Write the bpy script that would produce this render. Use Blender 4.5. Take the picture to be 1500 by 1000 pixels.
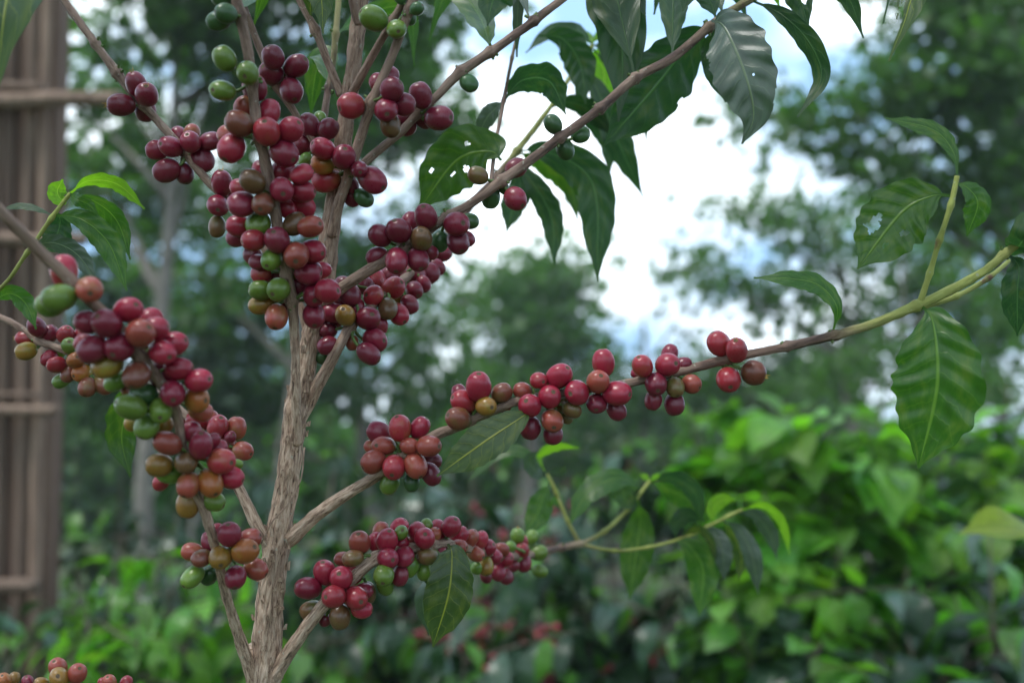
import bpy, math, random
import numpy as np
from mathutils import Vector, Matrix, noise as mnoise

random.seed(7)
rng = np.random.default_rng(7)
scene = bpy.context.scene
for o in list(bpy.data.objects):
    bpy.data.objects.remove(o)

# ------------------------------------------------------------------ camera
FPX = 35.0 / 36.0 * 1500.0
PITCH = math.radians(6.0)
CAM = Vector((0.0, 0.0, 1.5))
RIGHT = Vector((1, 0, 0))
UP = Vector((0, -math.sin(PITCH), math.cos(PITCH)))
FWD = Vector((0, math.cos(PITCH), math.sin(PITCH)))
cam_data = bpy.data.cameras.new("camera")
cam = bpy.data.objects.new("camera", cam_data)
scene.collection.objects.link(cam)
cam.location = CAM
cam.rotation_euler = (math.radians(90) + PITCH, 0, 0)
cam_data.lens = 35.0
cam_data.sensor_width = 36.0
cam_data.clip_start = 0.02
cam_data.clip_end = 2000.0
cam_data.dof.use_dof = True
cam_data.dof.focus_distance = 0.615
cam_data.dof.aperture_fstop = 4.2
scene.camera = cam

# ------------------------------------------------------------------ light
SUN_EL, SUN_AZ = math.radians(62), math.radians(-125)      # high, behind the camera's left shoulder
world = bpy.data.worlds.new("World")
scene.world = world
world.use_nodes = True
nt = world.node_tree
nt.nodes.clear()
wo = nt.nodes.new("ShaderNodeOutputWorld")
sky = nt.nodes.new("ShaderNodeTexSky")
sky.sky_type = 'NISHITA'
sky.sun_disc = False
sky.sun_elevation = SUN_EL
sky.sun_rotation = SUN_AZ
sky.air_density = 1.0
sky.dust_density = 1.5
bg1 = nt.nodes.new("ShaderNodeBackground")
bg1.inputs[1].default_value = 0.15
nt.links.new(sky.outputs[0], bg1.inputs[0])
bg2 = nt.nodes.new("ShaderNodeBackground")
bg2.inputs[1].default_value = 1.0
tc = nt.nodes.new("ShaderNodeTexCoord")
mp = nt.nodes.new("ShaderNodeMapping")
mp.inputs['Scale'].default_value = (1.0, 1.0, 2.2)
mp.inputs['Location'].default_value = (13.3, 5.8, 2.22)
nz = nt.nodes.new("ShaderNodeTexNoise")
nz.inputs['Scale'].default_value = 1.9
nz.inputs['Detail'].default_value = 6
nz.inputs['Roughness'].default_value = 0.55
rp = nt.nodes.new("ShaderNodeValToRGB")
rp.color_ramp.elements[0].position = 0.22
rp.color_ramp.elements[1].position = 0.36
mx = nt.nodes.new("ShaderNodeMixShader")
nt.links.new(tc.outputs['Generated'], mp.inputs[0])
nt.links.new(mp.outputs[0], nz.inputs['Vector'])
nt.links.new(nz.outputs['Fac'], rp.inputs[0])
nt.links.new(rp.outputs[0], mx.inputs[0])
nt.links.new(bg1.outputs[0], mx.inputs[1])
nt.links.new(bg2.outputs[0], mx.inputs[2])
nz2 = nt.nodes.new("ShaderNodeTexNoise")
nz2.inputs['Scale'].default_value = 3.3
nz2.inputs['Detail'].default_value = 5
rp2 = nt.nodes.new("ShaderNodeValToRGB")
rp2.color_ramp.elements[0].position = 0.43
rp2.color_ramp.elements[0].color = (0.28, 0.47, 0.72, 1)
rp2.color_ramp.elements[1].position = 0.61
rp2.color_ramp.elements[1].color = (1.20, 1.32, 1.40, 1)
nt.links.new(mp.outputs[0], nz2.inputs['Vector'])
nt.links.new(nz2.outputs['Fac'], rp2.inputs[0])
nt.links.new(rp2.outputs[0], bg2.inputs[0])
nt.links.new(mx.outputs[0], wo.inputs[0])

sd = bpy.data.lights.new("sun", 'SUN')
sd.energy = 1.5
sd.angle = math.radians(12)
sd.color = (1.0, 0.97, 0.92)
sun = bpy.data.objects.new("sun", sd)
scene.collection.objects.link(sun)
sdir = Vector((math.sin(SUN_AZ) * math.cos(SUN_EL), math.cos(SUN_AZ) * math.cos(SUN_EL), math.sin(SUN_EL)))
sun.rotation_euler = sdir.to_track_quat('Z', 'Y').to_euler()
sun.location = (0, 0, 30)

scene.view_settings.view_transform = 'Standard'
scene.view_settings.look = 'None'
scene.view_settings.exposure = 0.94
scene.view_settings.gamma = 1.0
scene.view_settings.use_curve_mapping = False
scene.render.engine = 'CYCLES'
scene.cycles.use_denoising = True
scene.cycles.max_bounces = 8
scene.cycles.transmission_bounces = 4
scene.cycles.transparent_max_bounces = 4
scene.cycles.caustics_reflective = False
scene.cycles.caustics_refractive = False

# ------------------------------------------------------------------ helpers
def W(x, y, d):
    x, y, d = float(x), float(y), float(d)
    return CAM + d * (FWD + RIGHT * ((x - 750.0) / FPX) + UP * ((500.0 - y) / FPX))

def link(o, parent=None):
    scene.collection.objects.link(o)
    if parent is not None:
        o.parent = parent
    return o

def tag(o, label=None, cat=None, group=None, kind=None):
    if label: o['label'] = label
    if cat: o['category'] = cat
    if group is None and cat:
        group = {'coffee_shrub': 'coffee shrubs growing behind the fruiting tree', 'broadleaf_shrub': 'broad leaved shrubs at the right', 'shade_tree': 'shade trees around the coffee plot', 'slender_tree': 'slender trees behind the shrubs'}.get(o.name.split('.')[0])
    if group: o['group'] = group
    if kind: o['kind'] = kind
    return o

def thing(name, loc, label, cat, group=None):
    o = bpy.data.objects.new(name, None)
    o.empty_display_size = 0.05
    o.location = loc
    link(o)
    return tag(o, label, cat, group)

def world_of(o):
    m = Vector((0, 0, 0))
    while o is not None:
        m = m + Vector(o.location)
        o = o.parent
    return m

def mesh_obj(name, V, F, mats, parent=None, midx=None, attrs=None, smooth=True, uv=None):
    """V in world coordinates"""
    me = bpy.data.meshes.new(name)
    V = np.asarray(V, dtype=np.float32)
    if parent is not None:
        V = V - np.array(world_of(parent), dtype=np.float32)
    me.from_pydata(V.tolist(), [], [list(map(int, f)) for f in F])
    for m in mats: me.materials.append(m)
    if midx is not None: me.polygons.foreach_set('material_index', np.asarray(midx, dtype=np.int32))
    if smooth: me.polygons.foreach_set('use_smooth', np.ones(len(me.polygons), dtype=bool))
    if attrs:
        for k, (typ, data) in attrs.items():
            a = me.attributes.new(k, typ, 'POINT')
            a.data.foreach_set('vector' if typ == 'FLOAT_VECTOR' else 'value', np.asarray(data, dtype=np.float32).ravel())
    me.update()
    o = bpy.data.objects.new(name, me)
    return link(o, parent)

def quad_mesh(name, V, F, mats, parent=None, smooth=True, attrs=None, midx=None):
    """fast path: F is an (n,4) or (n,3) numpy array"""
    V = np.asarray(V, dtype=np.float32)
    if parent is not None:
        V = V - np.array(world_of(parent), dtype=np.float32)
    F = np.asarray(F, dtype=np.int32)
    n, k = F.shape
    me = bpy.data.meshes.new(name)
    me.vertices.add(len(V)); me.vertices.foreach_set('co', V.ravel())
    me.loops.add(n * k); me.loops.foreach_set('vertex_index', F.ravel())
    me.polygons.add(n)
    me.polygons.foreach_set('loop_start', np.arange(0, n * k, k, dtype=np.int32))
    me.polygons.foreach_set('loop_total', np.full(n, k, dtype=np.int32))
    for m in mats: me.materials.append(m)
    if midx is not None: me.polygons.foreach_set('material_index', np.asarray(midx, dtype=np.int32))
    if smooth: me.polygons.foreach_set('use_smooth', np.ones(n, dtype=bool))
    if attrs:
        for kk, (typ, data) in attrs.items():
            a = me.attributes.new(kk, typ, 'POINT')
            a.data.foreach_set('vector' if typ == 'FLOAT_VECTOR' else 'value', np.asarray(data, dtype=np.float32).ravel())
    me.update(calc_edges=True)
    o = bpy.data.objects.new(name, me)
    return link(o, parent)

def catmull(P, n_per):
    """P: list of (vec..., scalars) as numpy rows; returns sampled rows"""
    P = np.asarray(P, dtype=float)
    Q = np.vstack([2 * P[0] - P[1], P, 2 * P[-1] - P[-2]])
    out = []
    for i in range(len(P) - 1):
        p0, p1, p2, p3 = Q[i], Q[i + 1], Q[i + 2], Q[i + 3]
        n = n_per(p1, p2) if callable(n_per) else n_per
        for k in range(n):
            t = k / n
            out.append(0.5 * ((2 * p1) + (-p0 + p2) * t + (2 * p0 - 5 * p1 + 4 * p2 - p3) * t * t + (-p0 + 3 * p1 - 3 * p2 + p3) * t ** 3))
    out.append(P[-1])
    return np.array(out)

def frames(C):
    """parallel transport frames along polyline C"""
    T = np.gradient(C, axis=0)
    T /= np.linalg.norm(T, axis=1)[:, None] + 1e-12
    N = np.zeros_like(C)
    a = np.array([0, -1.0, 0])
    if abs(T[0] @ a) > 0.9: a = np.array([0, 0, 1.0])
    n = a - T[0] * (T[0] @ a); n /= np.linalg.norm(n)
    for i in range(len(C)):
        n = n - T[i] * (T[i] @ n); n /= np.linalg.norm(n) + 1e-12
        N[i] = n
    return T, N, np.cross(T, N)

def tube(C, R, seg, ridge=0.0, rough=0.0, seed=0.0, caps=True):
    """returns V, F(quads list), attr vec"""
    T, N, B = frames(C)
    s = np.concatenate([[0], np.cumsum(np.linalg.norm(np.diff(C, axis=0), axis=1))])
    V = []; A = []
    n = len(C)
    for i in range(n):
        for j in range(seg):
            th = 2 * math.pi * j / seg
            c, sn = math.cos(th), math.sin(th)
            r = R[i]
            if ridge > 0:
                q = Vector((c * R[i] * 900 , sn * R[i] * 900, s[i] * 55 + seed))
                q2 = Vector((c * R[i] * 330, sn * R[i] * 330, s[i] * 70 + seed * 1.7))
                h = 1 - abs(mnoise.noise(q)) * 2.2
                h2 = mnoise.noise(q2)
                h3 = mnoise.noise(Vector((c * R[i] * 1500, sn * R[i] * 1500, s[i] * 260 + seed)))
                r += ridge * (0.55 * h + 0.55 * h2 + 0.35 * h3)
            if rough > 0:
                r += rough * mnoise.noise(Vector((c * 1.3 + seed, sn * 1.3, s[i] * 120)))
            V.append(C[i] + (N[i] * c + B[i] * sn) * r)
            A.append((c * R[i], sn * R[i], s[i] + seed))
    F = []
    for i in range(n - 1):
        for j in range(seg):
            k = (j + 1) % seg
            F.append((i * seg + j, i * seg + k, (i + 1) * seg + k, (i + 1) * seg + j))
    if caps:
        for i, rev in ((0, True), (n - 1, False)):
            ci = len(V); V.append(C[i]); A.append((0, 0, s[i] + seed))
            for j in range(seg):
                k = (j + 1) % seg
                f = (i * seg + j, i * seg + k, ci)
                F.append(f[::-1] if rev else f)
    return V, F, A

# ------------------------------------------------------------------ materials
def new_mat(name):
    m = bpy.data.materials.new(name)
    m.use_nodes = True
    t = m.node_tree
    t.nodes.clear()
    return m, t, t.nodes, t.links

def nmath(N, L, op, a, b=None, c=None):
    n = N.new("ShaderNodeMath"); n.operation = op
    for i, v in enumerate((a, b, c)):
        if v is None: continue
        if isinstance(v, (int, float)): n.inputs[i].default_value = v
        else: L.new(v, n.inputs[i])
    return n.outputs[0]

def nmix(N, L, fac, a, b, mode='MIX'):
    n = N.new("ShaderNodeMix"); n.data_type = 'RGBA'; n.blend_type = mode
    for sock, v in ((n.inputs[0], fac), (n.inputs[6], a), (n.inputs[7], b)):
        if isinstance(v, (int, float)): sock.default_value = v
        elif isinstance(v, tuple): sock.default_value = (*v, 1) if len(v) == 3 else v
        else: L.new(v, sock)
    return n.outputs[2]

def nnoise(N, L, vec, scale, detail=3, rough=0.5, dist=0.0):
    n = N.new("ShaderNodeTexNoise")
    n.inputs['Scale'].default_value = scale
    n.inputs['Detail'].default_value = detail
    n.inputs['Roughness'].default_value = rough
    n.inputs['Distortion'].default_value = dist
    if vec is not None: L.new(vec, n.inputs['Vector'])
    return n.outputs['Fac']

def nramp(N, L, fac, stops):
    r = N.new("ShaderNodeValToRGB")
    e = r.color_ramp.elements
    e[0].position, e[0].color = stops[0][0], (*stops[0][1], 1) if len(stops[0][1]) == 3 else stops[0][1]
    e[1].position, e[1].color = stops[-1][0], (*stops[-1][1], 1)
    for p, c in stops[1:-1]:
        x = e.new(p); x.color = (*c, 1)
    L.new(fac, r.inputs[0])
    return r.outputs[0]

def bark_mat():
    m, t, N, L = new_mat("coffee_bark")
    out = N.new("ShaderNodeOutputMaterial"); p = N.new("ShaderNodeBsdfPrincipled")
    L.new(p.outputs[0], out.inputs[0])
    a = N.new("ShaderNodeAttribute"); a.attribute_name = 'bc'
    g = N.new("ShaderNodeAttribute"); g.attribute_name = 'age'
    mp = N.new("ShaderNodeMapping"); mp.inputs['Scale'].default_value = (1, 1, 0.17)
    L.new(a.outputs['Vector'], mp.inputs[0])
    f1 = nnoise(N, L, mp.outputs[0], 620, 6, 0.72, 0.5)
    f2 = nnoise(N, L, mp.outputs[0], 190, 3, 0.5, 0.4)
    f3 = nnoise(N, L, a.outputs['Vector'], 45, 3, 0.6)
    old = nramp(N, L, f1, [(0.35, (0.06, 0.034, 0.022)), (0.42, (0.27, 0.165, 0.11)), (0.50, (0.49, 0.335, 0.235)), (0.62, (0.67, 0.51, 0.385))])
    old = nmix(N, L, f3, old, (0.20, 0.13, 0.09), 'MIX') if False else nmix(N, L, nmath(N, L, 'MULTIPLY', nmath(N, L, 'GREATER_THAN', f2, 0.55), 0.35), old, (0.15, 0.10, 0.07))
    mid = nramp(N, L, f2, [(0.36, (0.07, 0.038, 0.03)), (0.5, (0.17, 0.10, 0.075)), (0.64, (0.30, 0.20, 0.15))])
    grn = nramp(N, L, f3, [(0.33, (0.16, 0.075, 0.04)), (0.41, (0.27, 0.30, 0.06)), (0.7, (0.42, 0.46, 0.12))])
    age = g.outputs['Fac']   # 0 old .. 0.5 mid .. 1 green
    k1 = nmath(N, L, 'MULTIPLY', age, 2.0); k1n = N.new("ShaderNodeClamp"); L.new(k1, k1n.inputs[0])
    k2 = nmath(N, L, 'SUBTRACT', nmath(N, L, 'MULTIPLY', age, 2.0), 1.0); k2n = N.new("ShaderNodeClamp"); L.new(k2, k2n.inputs[0])
    c = nmix(N, L, k1n.outputs[0], old, mid)
    c = nmix(N, L, k2n.outputs[0], c, grn)
    # lichen specks
    f4 = nnoise(N, L, a.outputs['Vector'], 260, 2, 0.5)
    sp = nmath(N, L, 'GREATER_THAN', f4, 0.70)
    c = nmix(N, L, nmath(N, L, 'MULTIPLY', sp, 0.5), c, (0.42, 0.45, 0.36))
    L.new(c, p.inputs['Base Color'])
    p.inputs['Roughness'].default_value = 0.72
    b = N.new("ShaderNodeBump"); b.inputs['Strength'].default_value = 0.8; b.inputs['Distance'].default_value = 0.0016
    L.new(f1, b.inputs['Height'])
    L.new(b.outputs[0], p.inputs['Normal'])
    return m

def plain_mat(name, col, rough=0.6, var=0.25, scale=60, bump=0.0):
    m, t, N, L = new_mat(name)
    out = N.new("ShaderNodeOutputMaterial"); p = N.new("ShaderNodeBsdfPrincipled")
    L.new(p.outputs[0], out.inputs[0])
    tc = N.new("ShaderNodeTexCoord")
    f = nnoise(N, L, tc.outputs['Object'], scale, 4, 0.6)
    lo = tuple(c * (1 - var) for c in col); hi = tuple(min(1, c * (1 + var)) for c in col)
    L.new(nramp(N, L, f, [(0.3, lo), (0.7, hi)]), p.inputs['Base Color'])
    p.inputs['Roughness'].default_value = rough
    if bump:
        b = N.new("ShaderNodeBump"); b.inputs['Strength'].default_value = 0.5; b.inputs['Distance'].default_value = bump
        L.new(f, b.inputs['Height']); L.new(b.outputs[0], p.inputs['Normal'])
    return m

def cherry_mat(name, tip, base, amt=0.5):
    m, t, N, L = new_mat(name)
    out = N.new("ShaderNodeOutputMaterial"); p = N.new("ShaderNodeBsdfPrincipled")
    L.new(p.outputs[0], out.inputs[0])
    tc = N.new("ShaderNodeTexCoord"); oi = N.new("ShaderNodeObjectInfo")
    sep = N.new("ShaderNodeSeparateXYZ"); L.new(tc.outputs['Object'], sep.inputs[0])
    off = N.new("ShaderNodeCombineXYZ")
    rr = nmath(N, L, 'MULTIPLY', oi.outputs['Random'], 37.0)
    L.new(rr, off.inputs[0]); L.new(rr, off.inputs[1])
    va = N.new("ShaderNodeVectorMath"); va.operation = 'ADD'
    L.new(tc.outputs['Object'], va.inputs[0]); L.new(off.outputs[0], va.inputs[1])
    n1 = nnoise(N, L, va.outputs[0], 0.9, 2, 0.5)
    n2 = nnoise(N, L, va.outputs[0], 7.0, 4, 0.65)
    # vertical stripes towards the stalk
    mp = N.new("ShaderNodeMapping"); mp.inputs['Scale'].default_value = (1, 1, 0.15); L.new(va.outputs[0], mp.inputs[0])
    n3 = nnoise(N, L, mp.outputs[0], 9.0, 3, 0.6)
    z = nmath(N, L, 'MULTIPLY', sep.outputs['Z'], -0.42)
    k = nmath(N, L, 'ADD', z, nmath(N, L, 'MULTIPLY', nmath(N, L, 'SUBTRACT', n1, 0.5), 2.8))
    k = nmath(N, L, 'ADD', k, nmath(N, L, 'MULTIPLY', nmath(N, L, 'SUBTRACT', oi.outputs['Random'], 0.5), 0.7))
    k = nmath(N, L, 'ADD', k, nmath(N, L, 'MULTIPLY', nmath(N, L, 'SUBTRACT', n3, 0.5), 0.5))
    k = nmath(N, L, 'ADD', k, amt - 0.42)
    cl = N.new("ShaderNodeClamp"); L.new(k, cl.inputs[0])
    c = nmix(N, L, cl.outputs[0], tip, base)
    dark = tuple(v * 0.55 for v in tip)
    c = nmix(N, L, nmath(N, L, 'MULTIPLY', n2, 0.35), c, dark)
    # pale lenticel specks
    vo = N.new("ShaderNodeTexVoronoi"); vo.inputs['Scale'].default_value = 9.0; L.new(va.outputs[0], vo.inputs['Vector'])
    spk = nmath(N, L, 'LESS_THAN', vo.outputs['Distance'], 0.10)
    c = nmix(N, L, nmath(N, L, 'MULTIPLY', spk, 0.28), c, (0.55, 0.36, 0.24))
    hs = N.new("ShaderNodeHueSaturation")
    L.new(c, hs.inputs['Color'])
    L.new(nmath(N, L, 'ADD', 0.68, nmath(N, L, 'MULTIPLY', oi.outputs['Random'], 0.38)), hs.inputs['Value'])
    hs.inputs['Saturation'].default_value = 1.0
    L.new(hs.outputs[0], p.inputs['Base Color'])
    L.new(nmath(N, L, 'ADD', 0.16, nmath(N, L, 'MULTIPLY', n2, 0.30)), p.inputs['Roughness'])
    p.inputs['Coat Weight'].default_value = 0.0
    p.inputs['Coat Roughness'].default_value = 0.22
    p.inputs['Specular IOR Level'].default_value = 0.5
    p.inputs['Subsurface Weight'].default_value = 0.0
    p.inputs['Subsurface Radius'].default_value = (0.9, 0.3, 0.2)
    p.inputs['Subsurface Scale'].default_value = 0.002
    b = N.new("ShaderNodeBump"); b.inputs['Strength'].default_value = 0.12; b.inputs['Distance'].default_value = 0.0006
    L.new(n3, b.inputs['Height']); L.new(b.outputs[0], p.inputs['Normal'])
    return m

def leaf_mat(name, col, vein, blotch=None, transl=0.35, rough=0.38, nv=9.0, var=0.0, tcol=None, spec=0.5, bump=0.0006):
    m, t, N, L = new_mat(name)
    out = N.new("ShaderNodeOutputMaterial"); p = N.new("ShaderNodeBsdfPrincipled")
    tr = N.new("ShaderNodeBsdfTranslucent"); ms = N.new("ShaderNodeMixShader")
    ms.inputs[0].default_value = transl
    L.new(p.outputs[0], ms.inputs[1]); L.new(tr.outputs[0], ms.inputs[2]); L.new(ms.outputs[0], out.inputs[0])
    a = N.new("ShaderNodeAttribute"); a.attribute_name = 'luv'
    sep = N.new("ShaderNodeSeparateXYZ"); L.new(a.outputs['Vector'], sep.inputs[0])
    u, v = sep.outputs[0], sep.outputs[1]
    oi = N.new("ShaderNodeObjectInfo")
    av = nmath(N, L, 'ABSOLUTE', v)
    # midrib
    mid = N.new("ShaderNodeMapRange"); mid.inputs[1].default_value = 0.015; mid.inputs[2].default_value = 0.055
    mid.inputs[3].default_value = 1; mid.inputs[4].default_value = 0
    L.new(av, mid.inputs[0])
    # laterals
    q = nmath(N, L, 'SUBTRACT', u, nmath(N, L, 'MULTIPLY', nmath(N, L, 'POWER', av, 1.5), 0.14))
    q = nmath(N, L, 'ADD', q, nmath(N, L, 'MULTIPLY', nmath(N, L, 'SIGN', v), 0.022))
    wob = nnoise(N, L, a.outputs['Vector'], 3.0, 2)
    q = nmath(N, L, 'ADD', q, nmath(N, L, 'MULTIPLY', wob, 0.07))
    q = nmath(N, L, 'FRACT', nmath(N, L, 'MULTIPLY', q, nv))
    q = nmath(N, L, 'ABSOLUTE', nmath(N, L, 'SUBTRACT', q, 0.5))
    lat = N.new("ShaderNodeMapRange"); lat.inputs[1].default_value = 0.0; lat.inputs[2].default_value = 0.055
    lat.inputs[3].default_value = 0.75; lat.inputs[4].default_value = 0
    L.new(q, lat.inputs[0])
    vf = nmath(N, L, 'MAXIMUM', mid.outputs[0], nmath(N, L, 'MULTIPLY', lat.outputs[0], 0.38))
    sc = N.new("ShaderNodeCombineXYZ")
    L.new(nmath(N, L, 'ADD', nmath(N, L, 'MULTIPLY', u, 2.2), nmath(N, L, 'MULTIPLY', oi.outputs['Random'], 31.0)), sc.inputs[0])
    L.new(v, sc.inputs[1])
    n1 = nnoise(N, L, sc.outputs[0], 2.2, 4, 0.6)
    n2 = nnoise(N, L, sc.outputs[0], 16, 3, 0.6)
    lo = tuple(c * 0.62 for c in col)
    c = nramp(N, L, n1, [(0.32, lo), (0.66, col)])
    if blotch:
        k = nramp(N, L, n1, [(0.50, (0, 0, 0)), (0.68, (1, 1, 1))])
        c = nmix(N, L, nmath(N, L, 'MULTIPLY', k, 0.7), c, blotch)
    c = nmix(N, L, vf, c, vein)
    # brown specks
    vo = N.new("ShaderNodeTexVoronoi"); vo.inputs['Scale'].default_value = 7; L.new(sc.outputs[0], vo.inputs['Vector'])
    spk = nmath(N, L, 'LESS_THAN', nmath(N, L, 'ADD', vo.outputs['Distance'], nmath(N, L, 'MULTIPLY', n1, 0.5)), 0.235)
    c = nmix(N, L, nmath(N, L, 'MULTIPLY', spk, 0.7), c, (0.17, 0.10, 0.06))
    hs = N.new("ShaderNodeHueSaturation"); L.new(c, hs.inputs['Color'])
    L.new(nmath(N, L, 'ADD', 1 - var, nmath(N, L, 'MULTIPLY', oi.outputs['Random'], 2 * var)), hs.inputs['Value'])
    L.new(nmath(N, L, 'ADD', 0.5 - 0.06 * var, nmath(N, L, 'MULTIPLY', oi.outputs['Random'], 0.10 * var)), hs.inputs['Hue'])
    L.new(hs.outputs[0], p.inputs['Base Color'])
    tint = nmix(N, L, 1.0, hs.outputs[0], tcol or (1.9, 2.3, 0.7), 'MULTIPLY')
    L.new(tint, tr.inputs['Color'])
    p.inputs['Roughness'].default_value = rough
    p.inputs['Specular IOR Level'].default_value = spec
    b = N.new("ShaderNodeBump"); b.inputs['Strength'].default_value = 0.7; b.inputs['Distance'].default_value = bump
    L.new(nmath(N, L, 'SUBTRACT', nmath(N, L, 'MULTIPLY', n2, 0.35), vf), b.inputs['Height'])
    L.new(b.outputs[0], p.inputs['Normal'])
    return m

BARK = bark_mat()
STALK = plain_mat("fruit_stalk_green", (0.10, 0.16, 0.04), 0.6, 0.35, 300)
SCAR = plain_mat("fruit_scar", (0.10, 0.065, 0.035), 0.8, 0.5, 8)
CALYX = plain_mat("dry_calyx", (0.55, 0.33, 0.08), 0.7, 0.3, 9)
CM = {
    'r': cherry_mat("cherry_red", (0.37, 0.020, 0.048), (0.30, 0.075, 0.04), 0.25),
    'c': cherry_mat("cherry_crimson", (0.25, 0.016, 0.042), (0.22, 0.05, 0.04), 0.28),
    'd': cherry_mat("cherry_dark", (0.19, 0.015, 0.036), (0.21, 0.035, 0.04), 0.3),
    'R': cherry_mat("cherry_scarlet", (0.36, 0.028, 0.042), (0.30, 0.11, 0.035), 0.3),
    'o': cherry_mat("cherry_orange", (0.34, 0.065, 0.045), (0.26, 0.14, 0.035), 0.4),
    'b': cherry_mat("cherry_brown", (0.21, 0.06, 0.035), (0.16, 0.13, 0.03), 0.5),
    'n': cherry_mat("cherry_olive", (0.17, 0.085, 0.035), (0.13, 0.14, 0.03), 0.5),
    'y': cherry_mat("cherry_yellow", (0.33, 0.17, 0.03), (0.22, 0.24, 0.03), 0.55),
    'q': cherry_mat("cherry_amber", (0.40, 0.12, 0.03), (0.38, 0.26, 0.03), 0.5),
    'g': cherry_mat("cherry_green", (0.15, 0.24, 0.035), (0.10, 0.21, 0.03), 0.5),
    'G': cherry_mat("cherry_deep_green", (0.05, 0.12, 0.035), (0.045, 0.13, 0.04), 0.5),
}
LM = {
    'k': leaf_mat("leaf_dark", (0.032, 0.084, 0.030), (0.075, 0.14, 0.05), (0.07, 0.09, 0.02), 0.32, 0.36, var=0.1, tcol=(1.3, 2.0, 1.0)),
    'm': leaf_mat("leaf_mid", (0.045, 0.120, 0.022), (0.11, 0.19, 0.04), (0.09, 0.13, 0.025), 0.36, 0.36, var=0.12),
    'b': leaf_mat("leaf_bright", (0.17, 0.33, 0.028), (0.28, 0.40, 0.07), None, 0.5, 0.40, var=0.12),
    'y': leaf_mat("leaf_yellowing", (0.055, 0.10, 0.028), (0.28, 0.29, 0.05), (0.10, 0.125, 0.022), 0.28, 0.42, var=0.05),
    's': leaf_mat("leaf_sheen", (0.055, 0.095, 0.065), (0.11, 0.16, 0.08), None, 0.20, 0.42, var=0.08, spec=0.9, bump=0.0004),
}

# ------------------------------------------------------------------ cherry meshes
def make_cherry_mesh(seed):
    r = random.Random(seed)
    seg, rings = 22, 15
    V = [(0, 0, -1)]; F = []; mi = []
    sq = 1 + r.uniform(-0.05, 0.05)
    lob = r.uniform(0.0, 0.035); ph = r.uniform(0, 6.28)
    for i in range(1, rings):
        ph_i = math.pi * i / rings
        for j in range(seg):
            th = 2 * math.pi * j / seg
            rad = math.sin(ph_i) ** 0.93
            z = -math.cos(ph_i)
            if i == rings - 1: z -= 0.035; rad *= 0.85
            if i == rings - 2: rad *= 0.86; z += 0.01
            k = 1 + lob * math.cos(2 * th + ph) * math.sin(ph_i)
            w = 0.03 * mnoise.noise(Vector((math.cos(th) * rad + seed * 3.1, math.sin(th) * rad, z)) * 1.7)
            rr = rad * (k + w)
            V.append((math.cos(th) * rr * sq, math.sin(th) * rr / sq, z * (1 + w)))
    V.append((0, 0, 0.90))
    for j in range(seg):
        F.append((0, 1 + (j + 1) % seg, 1 + j)); mi.append(0)
    for i in range(rings - 2):
        for j in range(seg):
            a = 1 + i * seg + j; b = 1 + i * seg + (j + 1) % seg
            F.append((a, b, b + seg, a + seg)); mi.append(0)
    top = len(V) - 1; s0 = 1 + (rings - 2) * seg
    for j in range(seg):
        F.append((s0 + j, s0 + (j + 1) % seg, top)); mi.append(1)
    # the ring of faces round the scar: keep the fruit colour on most of it
    for idx in range(len(mi)):
        if mi[idx] == 1 and len(F[idx]) == 4 and r.random() < 0.75: mi[idx] = 0
    return V, F, mi

cherry_geo = [make_cherry_mesh(s) for s in range(5)]
calyx_geo = []
cherry_meshes = {}
def cherry_mesh(code, k, calyx=False):
    key = (code, k, calyx)
    if key not in cherry_meshes:
        V, F, mi = cherry_geo[k]
        V = list(V); F = list(F); mi = list(mi)
        if calyx:
            for j in range(7):
                a = j * 0.9 + 0.3; b = len(V); rr = 0.13 + 0.03 * (j % 3)
                h = 0.15 + 0.1 * ((j * 7) % 3)
                for (da, q, z) in ((-0.35, rr, 0.9), (0.35, rr, 0.9), (0.0, rr * 1.8, 0.95 + h)):
                    V.append((math.cos(a + da) * q, math.sin(a + da) * q, z))
                F.append((b, b + 1, b + 2)); mi.append(2)
        me = bpy.data.meshes.new("cherry_" + {'r': 'red', 'c': 'crimson', 'd': 'dark', 'R': 'scarlet', 'o': 'orange', 'b': 'brown', 'n': 'olive', 'y': 'yellow', 'q': 'amber', 'g': 'green', 'G': 'deep_green'}[code])
        me.from_pydata(V, [], F)
        me.materials.append(CM[code]); me.materials.append(SCAR); me.materials.append(CALYX)
        me.polygons.foreach_set('material_index', mi)
        me.polygons.foreach_set('use_smooth', [True] * len(F))
        me.update()
        cherry_meshes[key] = me
    return cherry_meshes[key]

# ------------------------------------------------------------------ the coffee tree in focus
TRUNK = [(545, -260, .61, 11, .35), (536, -90, .61, 12, .30), (528, 0, .612, 12.5, .28), (521, 68, .615, 12.5, .25), (508, 170, .62, 13.5, .2), (494, 270, .62, 14.5, .18), (483, 345, .62, 15.5, .15),
         (479, 400, .62, 14.5, .1), (457, 490, .62, 15.5, .05), (447, 540, .62, 18, 0), (436, 590, .62, 20, 0), (429, 640, .62, 19, 0), (422, 700, .62, 19, 0),
         (408, 780, .62, 21.5, 0), (400, 840, .62, 22, 0), (394, 900, .62, 24, 0), (388, 995, .62, 26, 0), (384, 1060, .62, 28, 0)]
base_w = W(384, 1060, .62)
ROOT = Vector((base_w.x + 0.02, base_w.y + 0.03, 0.0))
tree = thing('coffee_tree', ROOT, 'coffee tree in focus, its branches loaded with red, orange and green cherries', 'tree')

def branch_path(pts):
    """pts: (x, y, depth, r_px, age) -> dense rows (x,y,z,r,age)"""
    rows = []
    for (x, y, d, r, a) in pts:
        p = W(x, y, d); rows.append((p.x, p.y, p.z, r * .93 * d / FPX, a))
    return rows

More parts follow.
